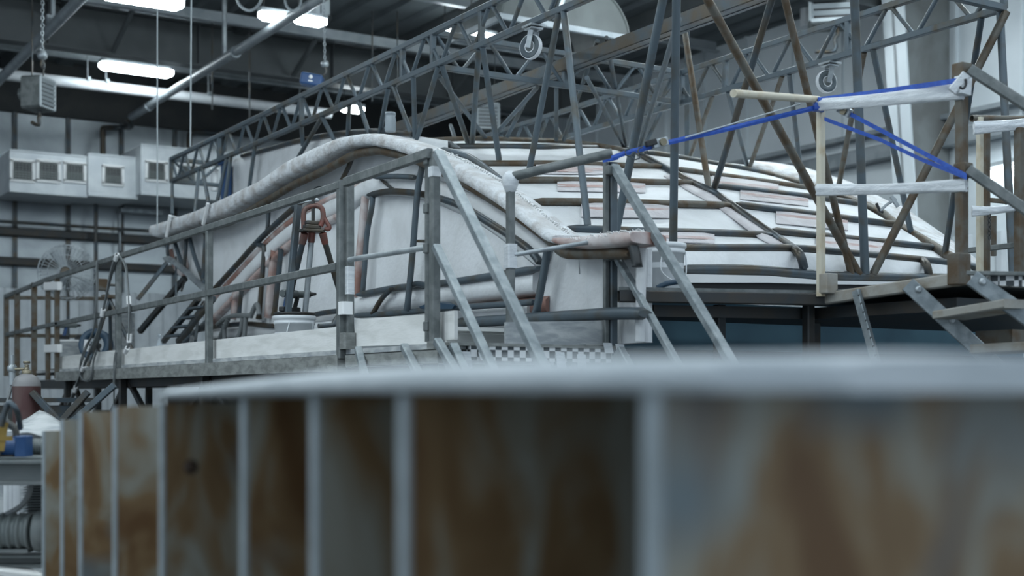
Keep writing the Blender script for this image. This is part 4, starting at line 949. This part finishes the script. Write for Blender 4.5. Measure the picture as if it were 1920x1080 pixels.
tag(MB().lathe([(.03, 0), (.035, .02), (.035, .12), (.012, .17), (.012, .2), (.016, .2), (.016, .23), (.002, .23)], Z(bt_, ZD+.06), 14).build('plastic_bottle', 'clear'), 'clear plastic bottle behind the toe board near the ladder', 'bottle')
jr = Q(732, 247, X=5.3)
tag(MB().lathe([(.045, 0), (.05, .01), (.05, .11), (.045, .13), (.045, .15), (.048, .15), (.048, .17), (.002, .17)], jr, 16).build('clear_jar', 'clear'), 'clear plastic jar standing on top of the boat mould', 'jar')
# clamps on the mould edges
k1 = lambda x, y, d_=10.6: Q(x, y, d=d_)
t = thing('bar_clamp', 'steel bar clamp gripping the right rim flange of the mould', 'clamp', k1(1655, 398))
tubeo('clamp_bar', [k1(1650, 396), k1(1662, 384), k1(1680, 373)], .012, 'bright', t); tubeo('clamp_handle', [k1(1643, 381), k1(1650, 396), k1(1656, 398)], .012, 'black', t)
baro('clamp_jaw', k1(1671, 368), k1(1684, 388), .03, 'bright', t); 
t = thing('bar_clamp', 'pale clamp strip hooked over the left end of the rolled flange', 'clamp', Q(312, 443, X=SX-.28))
baro('clamp_bar', Q(319, 404, X=SX-.28), Q(312, 444, X=SX-.28), .03, 'tape', t); baro('clamp_jaw', Q(318, 405, X=SX-.28), Q(336, 410, X=SX-.1), .03, 'tape', t)
t = thing('bar_clamp', 'pale clamp strip over the rolled flange right of its left end', 'clamp', Q(381, 421, X=SX-.28))
baro('clamp_bar', Q(390, 381, X=SX-.28), Q(381, 421, X=SX-.28), .03, 'tape', t); baro('clamp_jaw', Q(389, 382, X=SX-.28), Q(403, 386, X=SX), .03, 'steel', t)
tb3 = Q(402, 330, X=5.9)
tag(MB().tube([Q(402, 320, X=6), Q(402, 358, X=6)], .045, 12).tube([Q(395, 318, X=6), Q(412, 318, X=6)], .02).build('air_cylinder', 'plastic'), 'small white cylinder hanging behind the left truss end', 'cylinder')
bb = Q(424, 330, X=5.36)
tag(MB().box(V(bb.x, bb.y, ZL-.28), (.03, .28, .5)).bar(V(bb.x-.03, bb.y-.14, ZL-.03), V(bb.x-.03, bb.y+.14, ZL-.03), .04).build('blue_tarp', 'bluep'), 'blue cloth hanging behind the left truss end', 'cloth')

# ------------------------------------------------------------------ lower left corner
gp = Q(50, 700, d=10.6); gp.z = 0
t = thing('gas_cylinder', 'tall maroon gas cylinder with grey shoulder at left edge', 'gas cylinder', gp)
zs = ZC+(HOR-722)/F*10.6
MB().lathe([(.09, 0), (.108, .02), (.108, zs-.01)], gp, 24).build('cylinder_body', 'cyl', t)
MB().lathe([(.108, zs-.012), (.106, zs+.02), (.09, zs+.055), (.06, zs+.078), (.035, zs+.088), (.033, zs+.10), (.005, zs+.1)], gp, 24).build('shoulder', 'cyls', t)
MB().lathe([(.038, zs+.09), (.038, zs+.115), (.02, zs+.12), (.015, zs+.15), (.02, zs+.16), (.005, zs+.165)], gp, 14).build('valve', 'brass', t)
MB().tube([gp+V(-.09, .05, zs+.125), gp+V(.02, 0, zs+.13)], .012, 8).lathe([(.025, 0), (.03, .01), (.025, .02)], gp+V(0, 0, zs+.17), 12).build('regulator_stem', 'brass', t)
MB().lathe([(.005, -.02), (.035, -.02), (.035, .02), (.005, .02)], gp+V(-.1, .05, zs+.13), 14, (.5, -.85, .2)).tube([gp+V(-.1, .05, zs+.12), gp+V(-.1, .05, zs+.0)], .025, 10).tube([gp+V(-.1, .05, zs+.15), gp+V(-.1, .05, zs+.24)], .014, 10).build('regulator', 'bright', t)
MB().tube(smooth([gp+V(-.1, .05, zs), gp+V(-.15, .02, zs-.2), gp+V(-.12, -.05, zs-.45), gp+V(.02, -.15, zs-.62)], 5), .012, 8).build('gas_hose', 'cable', t)
MB().box(gp+V(.0, -.085, zs+.04), (.045, .006, .025), Matrix.Rotation(-.6, 3, 'X')).build('cylinder_tag', 'tape', t)
# pump skid
DS = 6.0
def sk(px, py, dd=0): return Q(px, py, d=DS+dd)
sd = V(CS, -SN, 0); fd = V(SN, CS, 0)
t = thing('pump_skid', 'grey steel I-beam skid carrying pumps at lower left corner', 'machine frame', Z(sk(20, 900), 0))
def ibeam(px0, px1, y0, y1, dd, name):
    a, b = sk(px0, y0, dd), sk(px1, y0, dd); h = a.z-sk(px0, y1, dd).z; b.z = a.z
    MB().bar(a-V(0, 0, h/2), b-V(0, 0, h/2), .012, h).bar(a-V(0, 0, .008), b-V(0, 0, .008), .11, .016).bar(a-V(0, 0, h-.008), b-V(0, 0, h-.008), .11, .016).build(name, 'motor', t)
ibeam(-160, 130, 862, 908, 0, 'top_beam'); ibeam(-160, 130, 1038, 1062, .15, 'lower_beam'); ibeam(-160, 130, 862, 908, .6, 'top_beam')
for px in (-100, 120):
    for dd in (.05, .6):
        q = sk(px, 900, dd); baro('skid_leg', q, Z(q, 0), .09, 'motor', t, up=(0, 1, 0))
MB().prism([sk(-150, 861, 0), sk(125, 861, 0), sk(125, 861, 0)+fd*.65, sk(-150, 861, 0)+fd*.65], (0, 0, .008)).build('top_plate', 'motor', t)
bpz = sk(10, 838, .12)
t = thing('blue_pump', 'blue pump with flanged end on top of the steel skid', 'pump', Z(bpz, sk(0, 859).z))
MB().tube([bpz-sd*.18, bpz-sd*.02, bpz+sd*.06], .05, 18).build('pump_body', 'bluep', t); MB().box(bpz+sd*.085, (.05, .10, .105), Matrix.Rotation(-.555, 3, 'Z')).build('flange_block', 'bluep', t, bevel=.005)
MB().box(bpz-sd*.05+V(0, 0, -.045), (.2, .08, .02), Matrix.Rotation(-.555, 3, 'Z')).build('foot', 'dark', t)
MB().tube(smooth([bpz+sd*.05+V(0, 0, .05), bpz+sd*.04+V(0, 0, .09), bpz-sd*.02+V(0, 0, .13), bpz-sd*.12+V(0, 0, .2)], 4), .016, 10).build('pipe_elbow', 'steel2', t)
MB().tube([bpz-fd*.06-sd*.01+V(0, 0, -.05), bpz-fd*.06-sd*.01+V(0, 0, .06), bpz-fd*.06-sd*.06+V(0, 0, .085)], .014, 10).build('drain_pipe', 'steel2', t)
tag(MB().box(sk(3, 818, -.06), (.035, .03, .13), Matrix.Rotation(.15, 3, 'Y')).box(sk(10, 822, -.06), (.06, .02, .02)).build('valve_bracket', 'yellow'), 'yellow bracket in front of the blue pump at left edge', 'bracket')
tag(MB().tube(smooth([sk(2, 800, -.1), sk(10, 770, -.1), sk(18, 755, -.1), sk(32, 772, -.1), sk(38, 802, .05)], 5), .013, 10).build('suction_hose', 'steel2'), 'dark hose arching above the blue pump', 'hose')
def finned(p, L, r, label, n=7, m='motor'):
    t = thing('electric_motor', label, 'motor', p-V(0, 0, r*1.1))
    prof = []
    for k in range(n):
        u = -L*.42+L*.8*k/n; prof += [(r*.9, u), (r, u+.002), (r, u+L*.8/n*.4), (r*.9, u+L*.8/n*.45)]
    MB().lathe(prof, p, 24, sd).build('motor_body', m, t)
    MB().lathe([(r*.3, L*.36), (r*1.08, L*.37), (r*1.12, L*.40), (r*1.1, L*.50), (r*.9, L*.54), (r*.2, L*.55)], p, 24, sd).build('fan_cover', m, t)
    MB().lathe([(r*.2, -L*.52), (r*.95, -L*.5), (r*1.0, -L*.42)], p, 24, sd).build('end_bell', m, t)
    MB().box(p-V(0, 0, r*1.0), (L*.6, r*1.2, r*.2), Matrix.Rotation(-.555, 3, 'Z')).build('foot', m, t)
finned(sk(15, 996, .1), .36, .085, 'large grey electric motor on the lower beam of the skid')
finned(sk(85, 838, .3), .16, .04, 'small dark finned motor right of the blue pump', 9)
fin = MB()
for k in range(14): fin.box(sk(72, 912+k*5, .3), (.1, .12, .005), Matrix.Rotation(-.555, 3, 'Z'))
fin.box(sk(72, 950, .34), (.07, .09, .2), Matrix.Rotation(-.555, 3, 'Z')); tag(fin.build('finned_cooler', 'motor'), 'grey finned cooler block hanging below the skid top beam', 'cooler')
tag(MB().tube(smooth([sk(58, 905, .1), sk(54, 928, .1), sk(38, 950, .1), sk(10, 966, .1), sk(-30, 985, .1)], 5), .013, 10).build('power_cable', 'cable'), 'thick dark cable curving under the skid top beam', 'cable')
pl = []
for i in range(9):
    row = []
    for j in range(6):
        q = Q(30+i*11, 806-4*math.sin(i*.9+j)-i*.6, d=7.2+.14*j); q.z = ZC-.215+.012*math.sin(i*.9+j*.7)+.022*j*(1-abs(i-4)/8); row.append(q)
    pl.append(row)
tag(MB().sheet(pl).build('plastic_sheet', 'plyd', solid=.01), 'crumpled white plastic sheet spread behind the blue pump', 'sheet')
tag(MB().box(Q(70, 830, d=7.6), (.5, .5, .14), Matrix.Rotation(-.5, 3, 'Z')).box(Z(Q(70, 830, d=7.6), .6), (.45, .45, 1.2), Matrix.Rotation(-.5, 3, 'Z')).build('crate', 'plyd'), 'grey crate under the crumpled plastic sheet', 'crate')
tag(MB().prism([sk(-40, 1066, -.4), sk(95, 1082, -.4), sk(60, 1066, .2), sk(-40, 1056, .2)], (0, 0, -.02)).build('white_board', 'ply'), 'white board lying low at the bottom left corner', 'board')
t_ = MB()
for x in (14, 22, 30): t_.tube([Q(x, 905, d=7.0), Z(Q(x+2, 1010, d=7.0), 0)], .02, 8)
tag(t_.build('pale_pipes', 'plastic'), 'group of pale upright pipes behind the skid', 'pipe')
ug = Q(30, 735, d=12.2)
tag(MB().box(Z(ug, 1.0), (1.2, .5, .9)).box(Z(ug, 1.5), (1.3, .6, .04)).build('work_bench', 'steel2'), 'dark work bench behind the gas cylinder', 'bench')
# extra bits beneath the left deck
for k, (a, b, m) in enumerate((((160, 770), (215, 722), 'steel'), ((120, 785), (165, 735), 'steel2'), ((60, 735), (110, 790), 'steel2'))):
    q0, q1 = Q(*a, d=10.5), Q(*b, d=10.5); f_ = q0 if q0.z < q1.z else q1
    tag(MB().bar(q0+(q0-q1)*2.2 if f_ is q0 else q0, q1 if f_ is q0 else q1+(q1-q0)*2.2, .05).build('steel_strut', m), ['pale strut leaning under the left deck, rightmost of three', 'pale strut leaning beside the cable bundle under the left deck', 'grey strut leaning right behind the gas cylinder'][k], 'strut')

for k, (x, y, sz, m, lab) in enumerate(((4.25, 16.4, (.7, .9, 1.1), 'steel2', 'dark box added to darken the space under the far left end of the platform'), (4.3, 14.1, (.6, 1.1, .8), 'dark', 'dark box added to darken the space under the platform, left of the mould cradle'),
        (5.1, 17.6, (.9, 1.0, 1.3), 'dark', 'dark box added to darken the space behind the far left posts'))):
    t = thing('filler_box', lab, 'crate', V(x, y, 0))  # added dark boxes, standing in for clutter lost in the dark under the deck
    MB().box((x, y, sz[2]/2), sz).build('filler_body', m, t, bevel=.02); MB().box((x, y, sz[2]+.02), (sz[0]+.04, sz[1]+.04, .04)).build('filler_lid', m, t)

# ------------------------------------------------------------------ foreground plug with plywood ribs
plug = thing('mould_plug', 'large out-of-focus plug of upright plywood ribs under a white skin, in the foreground', 'mould', V(1.4, 2.8, 0))
RB = [(85, 808, 5.2), (120, 787, 4.7), (155, 772, 4.2), (220, 762, 3.7), (310, 756, 3.2), (465, 746, 2.65), (600, 740, 2.2), (770, 738, 1.8), (1240, 736, 1.4)]
EDG = []
for px, py, d_ in RB:
    e = Q(px, py, d=d_); EDG.append(e); L = 1.25
    P = [e, e+V(L, 0, 0), Z(e+V(L, 0, 0), 0), Z(e, 0)]
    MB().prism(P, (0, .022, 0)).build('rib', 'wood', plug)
    MB().box((e.x-.004, e.y+.011, e.z/2), (.008, .024, e.z)).build('rib_edge', 'woodedge', plug)
    if px in (310, 465, 770):
        kx, kz = {310: (.062, -.155), 465: (.2, -.4), 770: (.18, -.3)}[px]
        MB().lathe([(.001, 0), (.018, 0), (.018, .0015), (.001, .0015)], e+V(kx, -.0005, kz), 16, (0, -1, 0)).build('knot', 'knot', plug)
ctrl = [(3.30, 1.02, -.012, .004), (3.0, .95, -.006, .016), (2.53, .935, .0, .030), (2.04, .875, .003, .040), (1.6, .82, .004, .042), (1.25, .82, .004, .042), (1.04, .90, .003, .041), (1.0, 1.05, .003, .040)]
R = []
for y, x, z0_, z1_ in smooth([V(0, 0, 0)]*0+[Vector((a, b, 0)) for a, b, c_, e_ in ctrl], 1) and ctrl:
    h = z1_-z0_
    R.append([V(x-.012, y, ZC+z0_), V(x-.02, y, ZC+z0_+h*.35), V(x-.012, y, ZC+z0_+h*.8), V(x+.03, y, ZC+z1_), V(x+.25, y, ZC+z1_+.006), V(x+.7, y, ZC+z1_+.008), V(2.25, y, ZC+z1_), V(2.25, y, ZC+z0_)])
MB().rings(R, True, True, True).build('top_skin', 'skin', plug, bevel=.004)
